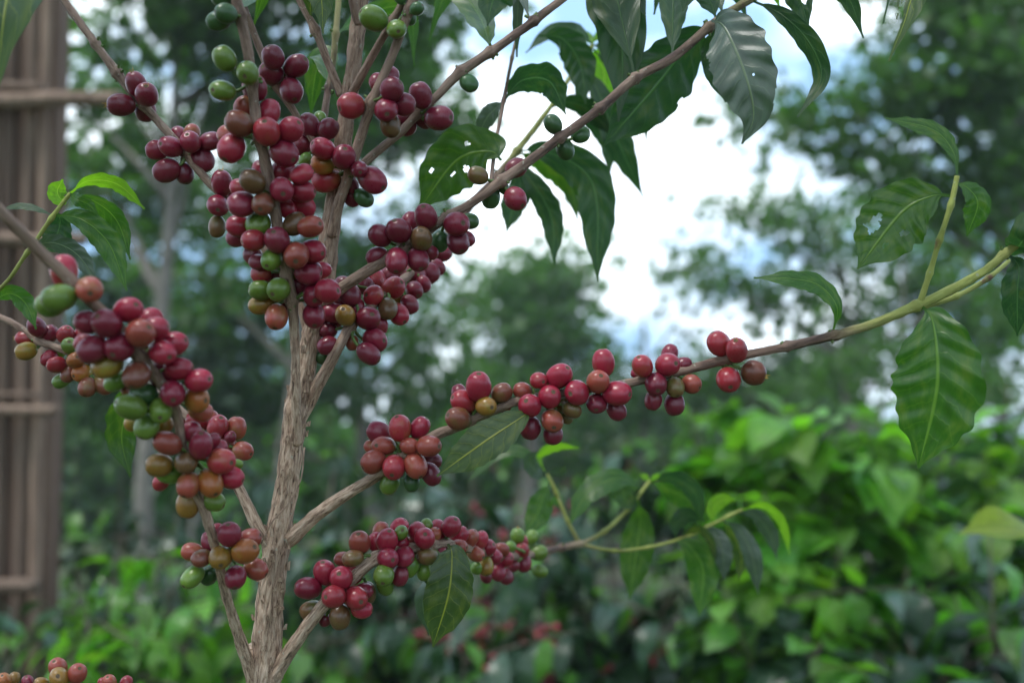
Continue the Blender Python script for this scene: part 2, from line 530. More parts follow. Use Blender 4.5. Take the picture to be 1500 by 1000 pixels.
def build_wood(name, rows, parent, seg, step, ridge, rough=0.0002, node_pts=(), seed=0.0, stalks=(), label=None):
    S = catmull(rows, lambda a, b: max(2, int(np.linalg.norm(a[:3] - b[:3]) / step)))
    C = S[:, :3]; R = S[:, 3].copy(); age = np.clip(S[:, 4], 0, 1)
    for npt in node_pts:
        dd = np.linalg.norm(C - np.array(npt), axis=1)
        i = int(dd.argmin()); r0 = S[i, 3]
        arc = np.abs(np.arange(len(C)) - i) * step
        R += r0 * 0.36 * np.exp(-(arc / 0.0030) ** 2) + r0 * 0.12 * np.exp(-(arc / 0.0011) ** 2)
    amp = np.where(age < 0.3, ridge, ridge * 0.25)
    V, F, A = tube(C, R, seg, ridge=ridge, rough=rough, seed=seed)
    ages = [float(age[i]) for i in range(len(C)) for _ in range(seg)] + [float(age[0]), float(age[-1])]
    mi = [0] * len(F)
    for (p0, p1, p2, r) in stalks:
        cc = np.array([(1 - t) ** 2 * p0 + 2 * t * (1 - t) * p1 + t * t * p2 for t in np.linspace(0, 1, 6)])
        sv, sf, sa = tube(cc, np.linspace(r * 1.15, r, 6), 6, caps=False)
        o = len(V); V += sv; A += sa; ages += [1.0] * len(sv)
        F += [tuple(i + o for i in f) for f in sf]; mi += [1] * len(sf)
    ob = mesh_obj(name, V, F, [BARK, STALK], parent, mi, {'bc': ('FLOAT_VECTOR', A), 'age': ('FLOAT', ages)})
    if label: ob['label'] = label
    return ob

TRUNK = [(x, y, d, r * .90, a) for (x, y, d, r, a) in TRUNK]
trunk_rows = branch_path(TRUNK)
gr = base_w - ROOT
for k, (f, rr) in enumerate(((0.6, 0.0135), (0.25, 0.016), (0.0, 0.021))):
    p = ROOT + gr * f; trunk_rows.append((p.x, p.y, p.z - (0.01 if f == 0 else 0), rr, 0))
S = catmull(trunk_rows, lambda a, b: max(2, int(np.linalg.norm(a[:3] - b[:3]) / (0.0014 if max(a[2], b[2]) > base_w.z - 0.02 else 0.02))))
C = S[:, :3]; R = S[:, 3].copy()
for (nx, ny) in ((483, 347), (434, 600), (529, 34), (510, 140), (404, 800)):
    dd = np.linalg.norm(C - np.array(W(nx, ny, .62)), axis=1)
    R += S[:, 3] * 0.11 * np.exp(-(dd / 0.004) ** 2)
V, F, A = tube(C, R, 72, ridge=0.0007, rough=0.0009, seed=3.3)
ages = [float(np.clip(a, 0, 1)) for a in S[:, 4] for _ in range(72)] + [0.3, 0.0]
trunk = mesh_obj('trunk', V, F, [BARK], tree, None, {'bc': ('FLOAT_VECTOR', A), 'age': ('FLOAT', ages)})

BR = {
 'UL': dict(p=[(20, -110, .66, 5.5, .5), (90, -5, .66, 6, .45), (140, 65, .65, 6, .4), (185, 125, .65, 7, .35), (213, 157, .65, 6.5, .3), (262, 213, .645, 6.5, .3), (300, 260, .64, 6.5, .3), (338, 300, .635, 6.5, .3), (385, 360, .63, 7, .3), (440, 450, .625, 7, .25), (455, 520, .62, 6, .2)],
            n=[(142, 66), (173, 108), (213, 153), (272, 222), (337, 297)]),
 'FV': dict(p=[(330, -90, .53, 7, .5), (345, -5, .54, 8, .45), (360, 60, .545, 7.5, .4), (369, 120, .55, 7.5, .35), (376, 180, .555, 7.5, .3), (388, 235, .56, 8.5, .3), (400, 290, .565, 8, .3), (408, 340, .57, 8, .3), (417, 385, .575, 7.5, .25), (427, 440, .585, 8, .2), (432, 500, .595, 6.5, .05), (433, 570, .602, 6.5, .0), (435, 650, .617, 8, 0)],
            n=[(352, 23), (371, 118), (383, 207), (396, 285), (408, 345), (420, 400), (428, 440)]),
 'T1': dict(p=[(335, -60, .59, 5, .5), (350, -8, .59, 5.5, .45), (366, 34, .595, 5.5, .4), (384, 80, .60, 5.5, .35), (402, 122, .60, 5.5, .35), (420, 148, .605, 5.5, .3), (452, 196, .61, 5.5, .3), (475, 235, .615, 6, .3), (492, 275, .62, 7, .3)],
            n=[(402, 120), (468, 220)]),
 'TL': dict(p=[(425, -40, .61, 4.5, .4), (438, -2, .61, 5, .35), (462, 45, .612, 6, .3), (484, 100, .617, 6, .25), (500, 140, .62, 7, .2)], n=[(462, 45)]),
 'TC': dict(p=[(507, -50, .6, 6, .5), (516, 0, .605, 6.5, .45), (526, 36, .612, 8, .35)], n=[]),
 'ST': dict(p=[(500, -60, .68, 4.5, .8), (496, 0, .675, 4.5, .75), (492, 50, .67, 4.5, .7), (486, 105, .665, 5, .6), (478, 150, .66, 5.5, .45), (474, 185, .655, 5.5, .4), (480, 235, .645, 6, .4), (492, 300, .625, 6, .3)], n=[(492, 50), (482, 130)]),
 'R1': dict(p=[(615, -60, .57, 5.5, .5), (592, 0, .58, 6, .45), (565, 48, .59, 6, .4), (538, 96, .60, 6, .35), (516, 136, .613, 7, .3)], n=[(575, 32)]),
 'R2': dict(p=[(625, -70, .57, 6, .5), (607, -5, .575, 7, .45), (583, 60, .58, 7, .4), (560, 115, .585, 7, .35), (545, 150, .59, 8, .3), (531, 192, .595, 7.5, .3), (518, 235, .60, 8, .3), (508, 265, .603, 8, .3), (496, 300, .608, 8, .2), (486, 345, .615, 8, .15)],
            n=[(600, 15), (543, 148), (512, 250)]),
 'RR': dict(p=[(900, -60, .66, 5, .5), (825, -2, .65, 6, .5), (770, 40, .645, 6.5, .5), (722, 74, .64, 7, .45), (672, 108, .635, 7.5, .45), (640, 141, .63, 6.5, .4), (612, 167, .63, 6.5, .4), (585, 195, .628, 6.5, .35), (555, 220, .625, 6.5, .35), (528, 244, .622, 6.5, .3), (502, 272, .62, 7, .3)],
            n=[(778, 28), (720, 76), (674, 107), (612, 167)]),
 'UB': dict(p=[(1150, -25, .68, 6, .75), (1095, 2, .67, 6.5, .7), (1045, 35, .66, 7, .55), (985, 85, .65, 7, .5), (930, 115, .64, 7, .5), (878, 160, .635, 7, .5), (820, 202, .63, 7, .5), (770, 240, .625, 7.5, .5), (725, 272, .62, 8, .45), (690, 298, .618, 7, .45), (655, 318, .615, 7, .4), (610, 350, .61, 8, .4), (570, 378, .607, 9, .35), (540, 396, .607, 9, .35), (500, 422, .61, 9, .3), (472, 445, .618, 10, .2)],
            n=[(1036, 42), (930, 115), (878, 158), (818, 203), (735, 264), (655, 318), (590, 360)]),
 'BL': dict(p=[(438, 614, .62, 10, 0), (455, 586, .62, 9.5, 0), (470, 556, .615, 9, .1), (496, 508, .61, 8, .25), (512, 480, .615, 7, .3), (545, 448, .63, 7, .35), (590, 410, .67, 6.5, .4), (640, 362, .72, 6, .45), (690, 300, .76, 5.5, .5), (725, 262, .78, 5.5, .5), (757, 222, .80, 5, .8), (804, 160, .82, 3.6, .9), (838, 109, .84, 3.2, .95), (868, 66, .85, 3, 1)],
            n=[(515, 477), (565, 432), (620, 382), (728, 258), (757, 222)]),
 'L1': dict(p=[(-120, 205, .44, 9, .5), (-5, 305, .46, 9, .45), (55, 365, .475, 8.5, .4), (100, 407, .485, 8.5, .4), (130, 440, .49, 8, .35), (160, 466, .495, 8, .35), (200, 515, .50, 8, .35), (232, 555, .51, 8, .3), (257, 600, .52, 7, .3), (266, 645, .53, 6.5, .3), (278, 700, .54, 7, .25), (298, 742, .55, 7, .15), (308, 775, .555, 7, .1), (318, 812, .565, 7, .1), (330, 865, .58, 7, .05), (348, 925, .60, 8, 0), (368, 985, .615, 10, 0), (382, 1040, .62, 12, 0)],
            n=[(110, 420), (165, 478), (205, 525), (250, 580), (272, 668), (318, 815)]),
 'ML': dict(p=[(402, 808, .618, 10, 0), (378, 772, .615, 9, 0), (362, 738, .618, 8.5, .05), (345, 706, .62, 7.5, .1), (325, 675, .625, 6.5, .2), (300, 640, .63, 6, .3), (268, 604, .635, 5.5, .35), (220, 570, .64, 5.5, .35), (160, 540, .645, 5.5, .35), (120, 522, .65, 5.5, .35), (80, 508, .655, 5.5, .35), (55, 497, .66, 5.5, .35), (25, 477, .665, 5, .4), (-5, 462, .67, 4.5, .45), (-70, 430, .68, 4, .6)],
            n=[(320, 652), (58, 497), (105, 520), (130, 545)]),
 'MR': dict(p=[(415, 795, .625, 13, 0), (432, 783, .615, 11.5, 0), (460, 757, .61, 9.5, 0), (500, 728, .605, 9, 0), (548, 699, .60, 8, .1), (590, 670, .595, 7.5, .2), (636, 638, .59, 7.5, .3), (664, 627, .59, 7, .35), (710, 607, .59, 6.5, .35), (754, 589, .59, 6, .35), (800, 580, .592, 6, .38), (860, 570, .595, 6, .4), (920, 561, .60, 6.2, .4), (970, 550, .605, 6.5, .4), (1012, 540, .61, 6.5, .42), (1056, 528, .615, 7, .42), (1140, 510, .615, 6, .45), (1222, 491, .615, 6.5, .55), (1280, 474, .615, 6.5, .85), (1342, 448, .615, 7, .95), (1394, 424, .615, 7, .95), (1440, 398, .615, 6, .95), (1474, 370, .615, 5.5, .9), (1530, 330, .62, 5, .9)],
            n=[(588, 668), (690, 615), (785, 582), (885, 567), (965, 551), (1064, 527), (1155, 506), (1222, 491), (1342, 448), (1470, 372)]),
 'BR': dict(p=[(392, 1010, .62, 14, 0), (412, 972, .615, 11, 0), (444, 924, .61, 10, 0), (474, 886, .608, 9.5, 0), (505, 856, .61, 9, .05), (548, 820, .615, 8.5, .1), (580, 806, .625, 8, .2), (620, 800, .635, 7.5, .25), (655, 797, .65, 7, .3), (700, 806, .69, 6.5, .35), (745, 815, .75, 6, .4), (790, 810, .82, 5.5, .45), (820, 802, .86, 5.2, .5), (852, 796, .88, 5.5, .6)],
            n=[(488, 872), (553, 817), (630, 799), (655, 797), (705, 808), (765, 813), (822, 802)]),
 'BB': dict(p=[(372, 1100, .625, 10, .1), (300, 1075, .63, 7, .2), (180, 1035, .64, 6, .3), (90, 1018, .65, 5.5, .35), (10, 1012, .66, 5, .4), (-60, 1000, .67, 4.5, .45)], n=[(165, 1032), (85, 1018), (15, 1013)]),
}
# sub-stems: (branch, pts)
TW = [
 ('BR', [(850, 797, .88, 4.5, .7), (831, 762, .88, 3.6, .9), (815, 722, .88, 3.4, 1), (802, 694, .88, 3, 1)]),
 ('BR', [(850, 797, .88, 4.5, .6), (885, 778, .89, 4.2, .85), (920, 745, .90, 3.8, .95), (952, 704, .91, 3.2, 1)]),
 ('BR', [(850, 797, .88, 4, .7), (900, 806, .885, 3, .95), (950, 801, .89, 3, .95), (1000, 788, .9, 3, 1), (1035, 772, .9, 3.4, 1), (1068, 755, .9, 3.2, 1), (1088, 746, .9, 3, 1)]),
 ('MR', [(1346, 448, .615, 6.5, .95), (1362, 400, .61, 5, 1), (1376, 352, .605, 5, 1), (1393, 300, .60, 5, 1), (1402, 258, .60, 4.5, 1)]),
 ('MR', [(1342, 452, .62, 6, .9), (1400, 434, .63, 5, .95), (1448, 407, .64, 4.5, .95), (1478, 382, .65, 4, .95)]),
 ('UB', [(719, 268, .63, 4, .5), (726, 211, .67, 3.6, .5), (738, 148, .70, 3.6, .5), (750, 85, .71, 3, .55), (762, 30, .72, 3, .6), (768, -30, .73, 3, .6)]),
 ('ML', [(-70, 430, .68, 4, .7), (-5, 425, .64, 3.6, .9), (40, 370, .625, 3.8, .95), (75, 320, .62, 4, 1), (103, 283, .62, 3.6, 1)]),
]

CH = {
'UL': """200 124 15.5 d f 100 x;215 139 16 d f o60 x;177 154 16.5 d f 180 x;213 162 15 d b;281 194 11.5 o b;262 199 12.5 c b;230 220 13.5 c m 180;250 215 15 c f o180;279 208 14.5 c f o90;308 207 15 c m 10;297 234 15.5 d m -60;244 250 16.5 d m -150;270 254 14.5 d m -80;325 268 15.5 c f 90 x;319 301 15 c f o-60;318 332 13.5 n m -90;341 280 10.5 c b 60""",
'FV': """324 -2 14 G m;331 20 13.5 G f;320 31 14.5 G m 200;329 86 17 g f 120;363 107 16 g f o-90;326 133 16 g f o190;358 158 15 o b;350 181 18.5 b f 150;394 165 16.5 r b;391 193 19 R f o90;426 190 18 r f 20;332 196 13 o b;339 217 20.5 r f -110;416 224 20 c f -40;373 129 18 d b;
383 250 14 r b;414 250 16.5 r b;442 255 15 r m 20;370 266 17 n f;413 278 17 c f o-60;443 281 16 r m;443 302 16 r b;352 275 13.5 r b;354 299 18.5 c f 190;385 299 15.5 b f o-90;349 331 16 r m;378 328 16.5 g m -90;432 328 15.5 n m;455 332 17.5 o f 10;347 348 14 d b;371 352 16 R f;406 352 18 d f o100;420 306 13 r b;370 374 13.5 d b;398 380 15.5 g f -90;434 374 18.5 o f o-70;430 392 16 g b -90;458 368 17.5 r f -20;378 384 12 d b;383 401 14 R b;404 402 16 d b;452 399 18 c m;468 396 14.5 r b;
382 425 16 g f 180;408 424 16 g f o-120;383 446 15.5 y m 200;405 464 17 o f -90;460 432 16.5 c f o-60;480 426 17.5 r f 0;460 462 17 c f -80;422 446 12 d b;440 415 14 d b;396 275 13 c b""",
'T1': """400 84 16 d f 100;397 107 16 d f o150;434 97 16.5 d f 20;427 133 17.5 d f -60;421 115 9 d b;453 184 16 d m 120;481 189 14.5 d m 60;468 174 10 g b;442 212 15.5 d b 200;447 234 10 g m -120""",
'R2': """473 218 17 r f 160;472 241 15.5 q f 180;504 230 17 c f o70;478 264 17.5 R m -160;526 248 12 d f o-60;546 264 19 c f -45;516 288 13 d b -90;533 290 13 G m -45;516 272 10 d b;457 274 9 G b;514 155 18.5 R f 200;547 27 17.5 g f 160;581 43 13.5 g f o-60;611 13 10 G f 20;601 27 9 G m;586 -3 9 G m;
570 112 13.5 d b;552 120 11.5 d b;574 131 16 d f;591 153 15 d m;566 161 17 c f o-70;572 184 16 n m -90""",
'RR': """616 140 17 d f 100;643 173 18 d f 0;620 175 12.5 d b;597 186 12.5 d b;592 173 10 d b;687 122 12.5 G m -60""",
'UB': """810 182 12.5 G m 120;850 197 12.5 G b 30;828 219 13.5 G b -60;700 257 13 n m 160;756 246 15 d b 30;755 291 16 c f -45;719 289 14 G b -90;738 276 8 G b;624 318 17 d f 80;669 328 17.5 c f o-10;688 324 12 G b;600 326 14 c b;584 338 17 d f 110;557 345 16.5 d f 150;617 350 16 n f o90;644 354 14.5 G b;671 354 16.5 d f -60;685 350 11 d b;552 376 14.5 d m 200;581 382 17 c f -90;612 380 16.5 d f -60;630 370 11 c b""",
'BL': """648 371 12.5 c m 0;639 391 12 c m -30;629 400 14 c m -60;608 400 16 c m -60;620 416 12 c m -60;607 425 12.5 c f o-90;600 446 13 d m -60;570 404 13 c b 90;587 404 11 c b;576 422 16 R f 30;547 433 13.5 R f o180;582 438 10 y b;568 452 14.5 n f -90;584 460 15 r f -45;548 410 17 r b 120;534 418 14 d b;512 430 16 d m 120;503 416 12 d b;488 458 14.5 c m 170;499 446 12.5 c b;506 462 15 y f o90;522 452 14 c m 90;539 466 17 c f o30;555 478 13 c b;549 498 17 c f -10;540 518 16 d m -40;516 502 10 o b;480 506 14 d m -150;473 524 10 G b;488 468 13 c b;480 484 12.5 d b""",
'L1': """94 397 20 r b 100;131 424 18.5 o f o-30;86 436 20 g f 190;74 446 19 g m 200;128 472 16.5 c f 170;157 474 19.5 c f o120;188 454 19 r f 20;220 470 18 r b 60;228 481 17 r m 10;206 488 20.5 o f 30;136 512 20.5 d f -150;123 502 14 R b;175 508 20 c f o-100;254 504 18 r m 20;238 516 19 r f -20;205 515 15 n b;157 535 19.5 y f -150;200 549 18.5 b f -100;236 549 18 d m;262 540 17.5 r m 0;170 558 16 g b -150;210 578 17.5 G m;192 596 19 g f 160;253 576 17.5 c f o-60;291 557 17.5 r f 0;288 585 18 q f -10;294 602 15 o b -30;235 601 17 g f o-60;215 624 17.5 g f -100;195 620 11.5 y b;240 620 12.5 y b;188 570 10 o b;
245 649 17.5 o f 150;281 632 14 c m 100;294 652 18 c f 70;319 655 12 c b;311 645 10 c b;324 675 18.5 R f 0;338 699 17 r m -20;347 680 8 g b;272 677 16 n f 0;233 681 17 y f 180;248 692 16 g f 170;236 706 12 R b;276 710 17 o f -100;308 707 18.5 q f -60;276 737 17.5 y m -100;312 733 15 g m -20;
336 782 17 c f 85;318 778 10 c b;307 792 12 d b;366 789 15 o m 20;282 808 14 o m 170;295 817 13.5 b f 200;323 816 16 y f o-60;359 807 18 q f 20;345 845 16 c f -80;375 833 15.5 o m -20;282 844 16 g f -130;306 842 13 G b""",
'ML': """290 617 15.5 R m 160;310 614 11 o b;319 626 16.5 R f 60;346 627 15 o m 80;337 640 9 d f;332 651 13 o m;356 660 13.5 o f -10;273 614 12 R b;38 495 12 R m 180 x;54 479 13.5 d f 100;72 489 12 c m 60;38 514 13.5 y f 200;96 490 12 R f 30;103 507 12 g f o60;86 514 9.5 g m;118 490 10 R b;72 525 12 r m 200;83 534 12 R f 180;111 527 12.5 q f 10;120 546 12.5 q f o-150;100 548 11 b m;128 567 13 b f -90;89 558 11 g m -150;151 564 13 b m -40;141 540 12 b b""",
'MR': """555 633 16 c m 150;562 653 16 o f o160;544 654 10 o b;547 676 17 o f 200;586 627 16.5 R f 100;615 626 15 r m 60;600 653 13 o f 0;628 653 16 o f 0;577 684 16.5 R f o-90;609 682 16.5 o f -60;631 694 15 d m -60;632 674 13 d b;571 708 15 g m -120;603 706 12.5 G m -90;
673 576 12 d b;680 588 17 R f 160;701 566 18.5 r f 90;712 595 14.5 y f o0;671 613 16.5 b f 160;735 575 14 b m 10;737 594 11.5 o m 0;765 572 12.5 o m 170;692 610 9 d b;
789 557 12 R f o-20;819 551 18 r f 40;805 581 16 r f o60;776 594 16 r f o120;845 575 17 r f o190;777 627 15 d m -100;809 616 16 o f o-80;810 636 14 d m -90;828 592 13 n m;838 600 12.5 n m -30;830 612 9 n b;
884 531 17 r m 90;876 559 16 o f o70;904 576 18 r f 0;874 591 14 d f o-100;903 600 14 d m -60;
941 536 15.5 R f 120;933 547 8 c b;978 534 16.5 r f o20;981 518 12 c b;1000 535 12 c m 30;961 562 15.5 d f o-90;989 567 13.5 n f -80;1013 562 13.5 o f -20;957 586 13 d m;988 592 15.5 d m -90;
1053 503 17.5 R m 130;1079 513 16.5 R f 100 x;1067 556 17.5 R f o-90;1104 546 16.5 b f -25 x""",
'BR': """451 861 16.5 c f 175;476 838 17.5 r f 100;500 846 17 r f o95;517 841 13.5 r m 60;489 873 16.5 R f o160;521 875 16.5 R f o-10;532 866 13 c m 20;530 892 13.5 r m -10;456 893 15 n m 200;498 903 16 n m -80;476 908 9 d b;538 868 14 n b -90;
527 794 16 o f 90;502 818 11 o b;517 817 13.5 n f 180;558 777 12 o b;551 793 13 r b 90;567 791 15.5 r f 70;568 817 14.5 c f o0;592 815 14 c f 0;562 842 14.5 g f o-90;586 843 13.5 d m -100;564 856 13 g b;587 796 11 r m;585 772 13 r m 60;587 780 10.5 g f o60;604 800 13 o m 120;601 830 13 g m -120;
612 779 14 r m 120;622 788 15 r f o80;625 768 8.5 g b;636 783 10.5 o m;626 814 13.5 n f 180;643 811 14 c m -20;622 836 12.5 g m -90;632 842 13 G b;644 830 11 G b;643 775 13 r b;661 771 14.5 r f 60;673 784 12.5 r m 40;673 800 11 o f 0;690 788 12 o m 60;684 800 12 r m;697 811 11.5 o f -20;
705 790 11 r m;713 802 12.5 r f 40;711 828 12.5 y f -80;698 832 8 g b;724 815 11 c f o0;734 805 10.5 o m;739 818 12 r f 20;729 838 12 c m -60;741 844 11 d m -60;712 844 9 d b;752 828 9 d b;
758 784 10 g m 90 x;779 786 9.5 g m 80;764 793 10 R f;765 806 10.5 R f;767 824 11.5 c f;748 800 7.5 g m 160;789 809 11 g f 20;780 802 7.5 g b;791 836 11 g f 0""",
'BB': """85 977 13 o f 90;113 986 14 o f 60;87 993 15 y f o60;20 994 8.5 y b 80;6 997 10.5 q f 90;41 999 10 c f 90;61 1001 9.5 y f;150 1000 7 R b;160 998 10 o f 90;185 999 8 R b;70 1012 12 o m;105 1015 12 y m""",
}

def parse(s):
    out = []
    for e in s.replace('\n', '').split(';'):
        t = e.split()
        if not t: continue
        x, y, r, c, l = float(t[0]), float(t[1]), float(t[2]), t[3], t[4]
        ang = None; face = False; cal = False
        for q in t[5:]:
            if q == 'x': cal = True
            elif q.startswith('o'): face = True; ang = float(q[1:])
            else: ang = float(q)
        out.append(dict(x=x, y=y, r=r, c=c, l=l, ang=ang, face=face, cal=cal))
    return out

def depth_at(p, x, y):
    best = (1e9, 0, 0)
    for a, b in zip(p[:-1], p[1:]):
        ax, ay = a[0], a[1]; dx, dy = b[0] - ax, b[1] - ay
        t = max(0, min(1, ((x - ax) * dx + (y - ay) * dy) / (dx * dx + dy * dy + 1e-9)))
        q = math.hypot(ax + t * dx - x, ay + t * dy - y)
        if q < best[0]: best = (q, a[2] + t * (b[2] - a[2]), a[3] + t * (b[3] - a[3]))
    return best

allc = []
for key, s in CH.items():
    for c in parse(s):
        dist, d, br = depth_at(BR[key]['p'], c['x'], c['y'])
        rw = c['r'] * 1.05 * d / FPX; bw = br * d / FPX
        over = dist < c['r'] + br
        off = {'f': -(bw + rw) * (0.95 if over else 0.55), 'm': 0.0, 'b': (bw + rw) * 1.0}[c['l']]
        if c['l'] == 'm' and over: off = (bw + rw) * 0.8 * (1 if dist < br else 0.35)
        c.update(d=d + off + random.uniform(-.0015, .0015), key=key, bd=d, br=br)
        allc.append(c)
X = np.array([c['x'] for c in allc]); Y = np.array([c['y'] for c in allc]); RR = np.array([c['r'] for c in allc]) / FPX
D = np.array([c['d'] for c in allc])
dxy = np.hypot(X[:, None] - X[None], Y[:, None] - Y[None]) / FPX
for it in range(60):
    moved = 0
    for i in range(len(allc)):
        js = np.where(dxy[i] * 0.99 < (RR[i] + RR) * 0.97)[0]
        for j in js:
            if j <= i: continue
            dm = 0.5 * (D[i] + D[j])
            need = ((RR[i] + RR[j]) * 0.97 * dm) ** 2 - (dxy[i, j] * dm) ** 2
            if need <= 0: continue
            need = math.sqrt(need); have = D[j] - D[i]
            if abs(have) < need:
                s = 1 if have >= 0 else -1
                push = (need - abs(have)) * 0.5 * 0.6
                D[i] -= s * push; D[j] += s * push; moved += push
    if moved < 1e-4: break
for c, d in zip(allc, D): c['d'] = float(d)

branch_obj = {}
crng = random.Random(11)
for bi, (key, B) in enumerate(BR.items()):
    node_w = []
    for (nx, ny) in B['n']:
        _, nd, nr = depth_at(B['p'], nx, ny)
        node_w.append((nx, ny, W(nx, ny, nd), nr * nd / FPX))
    stalks = []; place = []
    for c in [c for c in allc if c['key'] == key]:
        P = W(c['x'], c['y'], c['d']); rw = c['r'] * 1.05 * c['d'] / FPX
        nn = min(node_w, key=lambda n: (n[2] - P).length)
        ang = c['ang']
        if ang is None:
            ang = math.degrees(math.atan2(-(c['y'] - nn[1]), c['x'] - nn[0]))
        t = math.radians({'f': 32, 'm': 8, 'b': -20}[c['l']] + crng.uniform(-8, 8))
        if c['face']: t = math.radians(58)
        a = math.radians(ang + crng.uniform(-8, 8))
        ax = (RIGHT * math.cos(a) + UP * math.sin(a)) * math.cos(t) - FWD * math.sin(t)
        nd = (P - nn[2]).normalized()
        if ax.dot(nd) < 0.15: ax = (ax + nd * 0.5).normalized()
        ax.normalize()
        sh = rw * (0.96 if not c['face'] else 1.0); lo = rw * crng.uniform(1.08, 1.24)
        basept = P - ax * lo * 0.97
        out = (basept - nn[2]); st = nn[2] + (out.normalized() * nn[3] * 0.6 if out.length > 1e-5 else out)
        ctrl = basept - ax * (basept - st).length * 0.5
        stalks.append((np.array(st), np.array(ctrl), np.array(basept + ax * lo * 0.05), 0.00095 * c['d'] / 0.6))
        q = ax.to_track_quat('Z', 'Y')
        q = q @ Matrix.Rotation(crng.uniform(0, 6.28), 3, 'Z').to_quaternion()
        place.append((c, P, q, (sh * crng.uniform(.98, 1.07), sh * crng.uniform(.93, 1.0), lo)))
    # small dry stubs at each node
    for (nx, ny, p, r) in node_w:
        for _ in range(4):
            a = crng.uniform(0, 6.28)
            dv = (UP * math.sin(a) + RIGHT * math.cos(a) - FWD * crng.uniform(-.3, .6)).normalized()
            stalks.append((np.array(p + dv * r * 0.8), np.array(p + dv * r * 1.2), np.array(p + dv * (r + crng.uniform(.0012, .003))), 0.0009))
    rows = branch_path(B['p'])
    woody = B['p'][-1][4] < 0.1 or B['p'][0][4] < 0.1
    ob = build_wood('branch', rows, tree, 28, 0.0018, 0.0006 if woody else 0.00016, 0.00035, [n[2] for n in node_w], seed=bi * 7.7, stalks=stalks)
    branch_obj[key] = ob
    off = world_of(ob)
    for (c, P, q, sc) in place:
        o = bpy.data.objects.new('cherry', cherry_mesh(c['c'], crng.randrange(5), c['cal']))
        o.rotation_mode = 'QUATERNION'; o.rotation_quaternion = q
        o.location = P - off; o.scale = sc
        link(o, ob)
for ti, (key, pts) in enumerate(TW):
    build_wood('twig', branch_path([(a_, b_, c_, d_ * .82, e_) for (a_, b_, c_, d_, e_) in pts]), branch_obj[key], 14, 0.0016, 0.00008, 0.0002,
               [W(p[0], p[1], p[2]) for p in pts[1:-1]], seed=50 + ti * 3.1)

# a thin dry tendril lying on the stem
pts = [(446, 655, .588, 1.3, .2), (441, 700, .588, 1.2, .2), (424, 735, .588, 1.2, .2), (400, 762, .588, 1.2, .2), (383, 795, .60, 1.1, .2)]
build_wood('tendril', branch_path(pts), tree, 6, 0.003, 0, 0.0001, seed=90)
# torn bark flakes and the dark dead bud on the trunk
fl_rng = random.Random(5)
V = []; F = []
for k in range(70):
    y = fl_rng.uniform(470, 1000); cx = np.interp(y, [470, 540, 590, 700, 840, 1000], [461, 447, 436, 422, 400, 388]); rr = np.interp(y, [470, 590, 840, 1000], [15, 19, 22, 26])
    s = fl_rng.uniform(-1, 1)
    p = W(cx + s * rr, y, .62 - math.sqrt(max(0, 1 - s * s)) * rr * .62 / FPX * 1.02 - 0.0004)
    h = fl_rng.uniform(.002, .006); w = fl_rng.uniform(.0006, .0018); b = len(V)
    outw = Vector((s, -math.sqrt(max(0, 1 - s * s)), 0)) * fl_rng.uniform(.0004, .0016)
    V += [p - RIGHT * w, p + RIGHT * w, p + RIGHT * w * .6 + UP * h + outw, p - RIGHT * w * .4 + UP * h * .9 + outw]
    n = Vector((s, -1, 0)).normalized() * 0.0004
    V += [v - n for v in V[b:b + 4]]
    F += [(b, b + 1, b + 2, b + 3), (b + 7, b + 6, b + 5, b + 4), (b, b + 4, b + 5, b + 1), (b + 2, b + 6, b + 7, b + 3), (b + 1, b + 5, b + 6, b + 2), (b, b + 3, b + 7, b + 4)]
A = [(v.x, v.z * .3, v.y) for v in V]
fl = mesh_obj('bark_flakes', V, F, [BARK], tree, None, {'bc': ('FLOAT_VECTOR', A), 'age': ('FLOAT', [0.0] * len(V))}, smooth=False)
fl['kind'] = 'stuff'

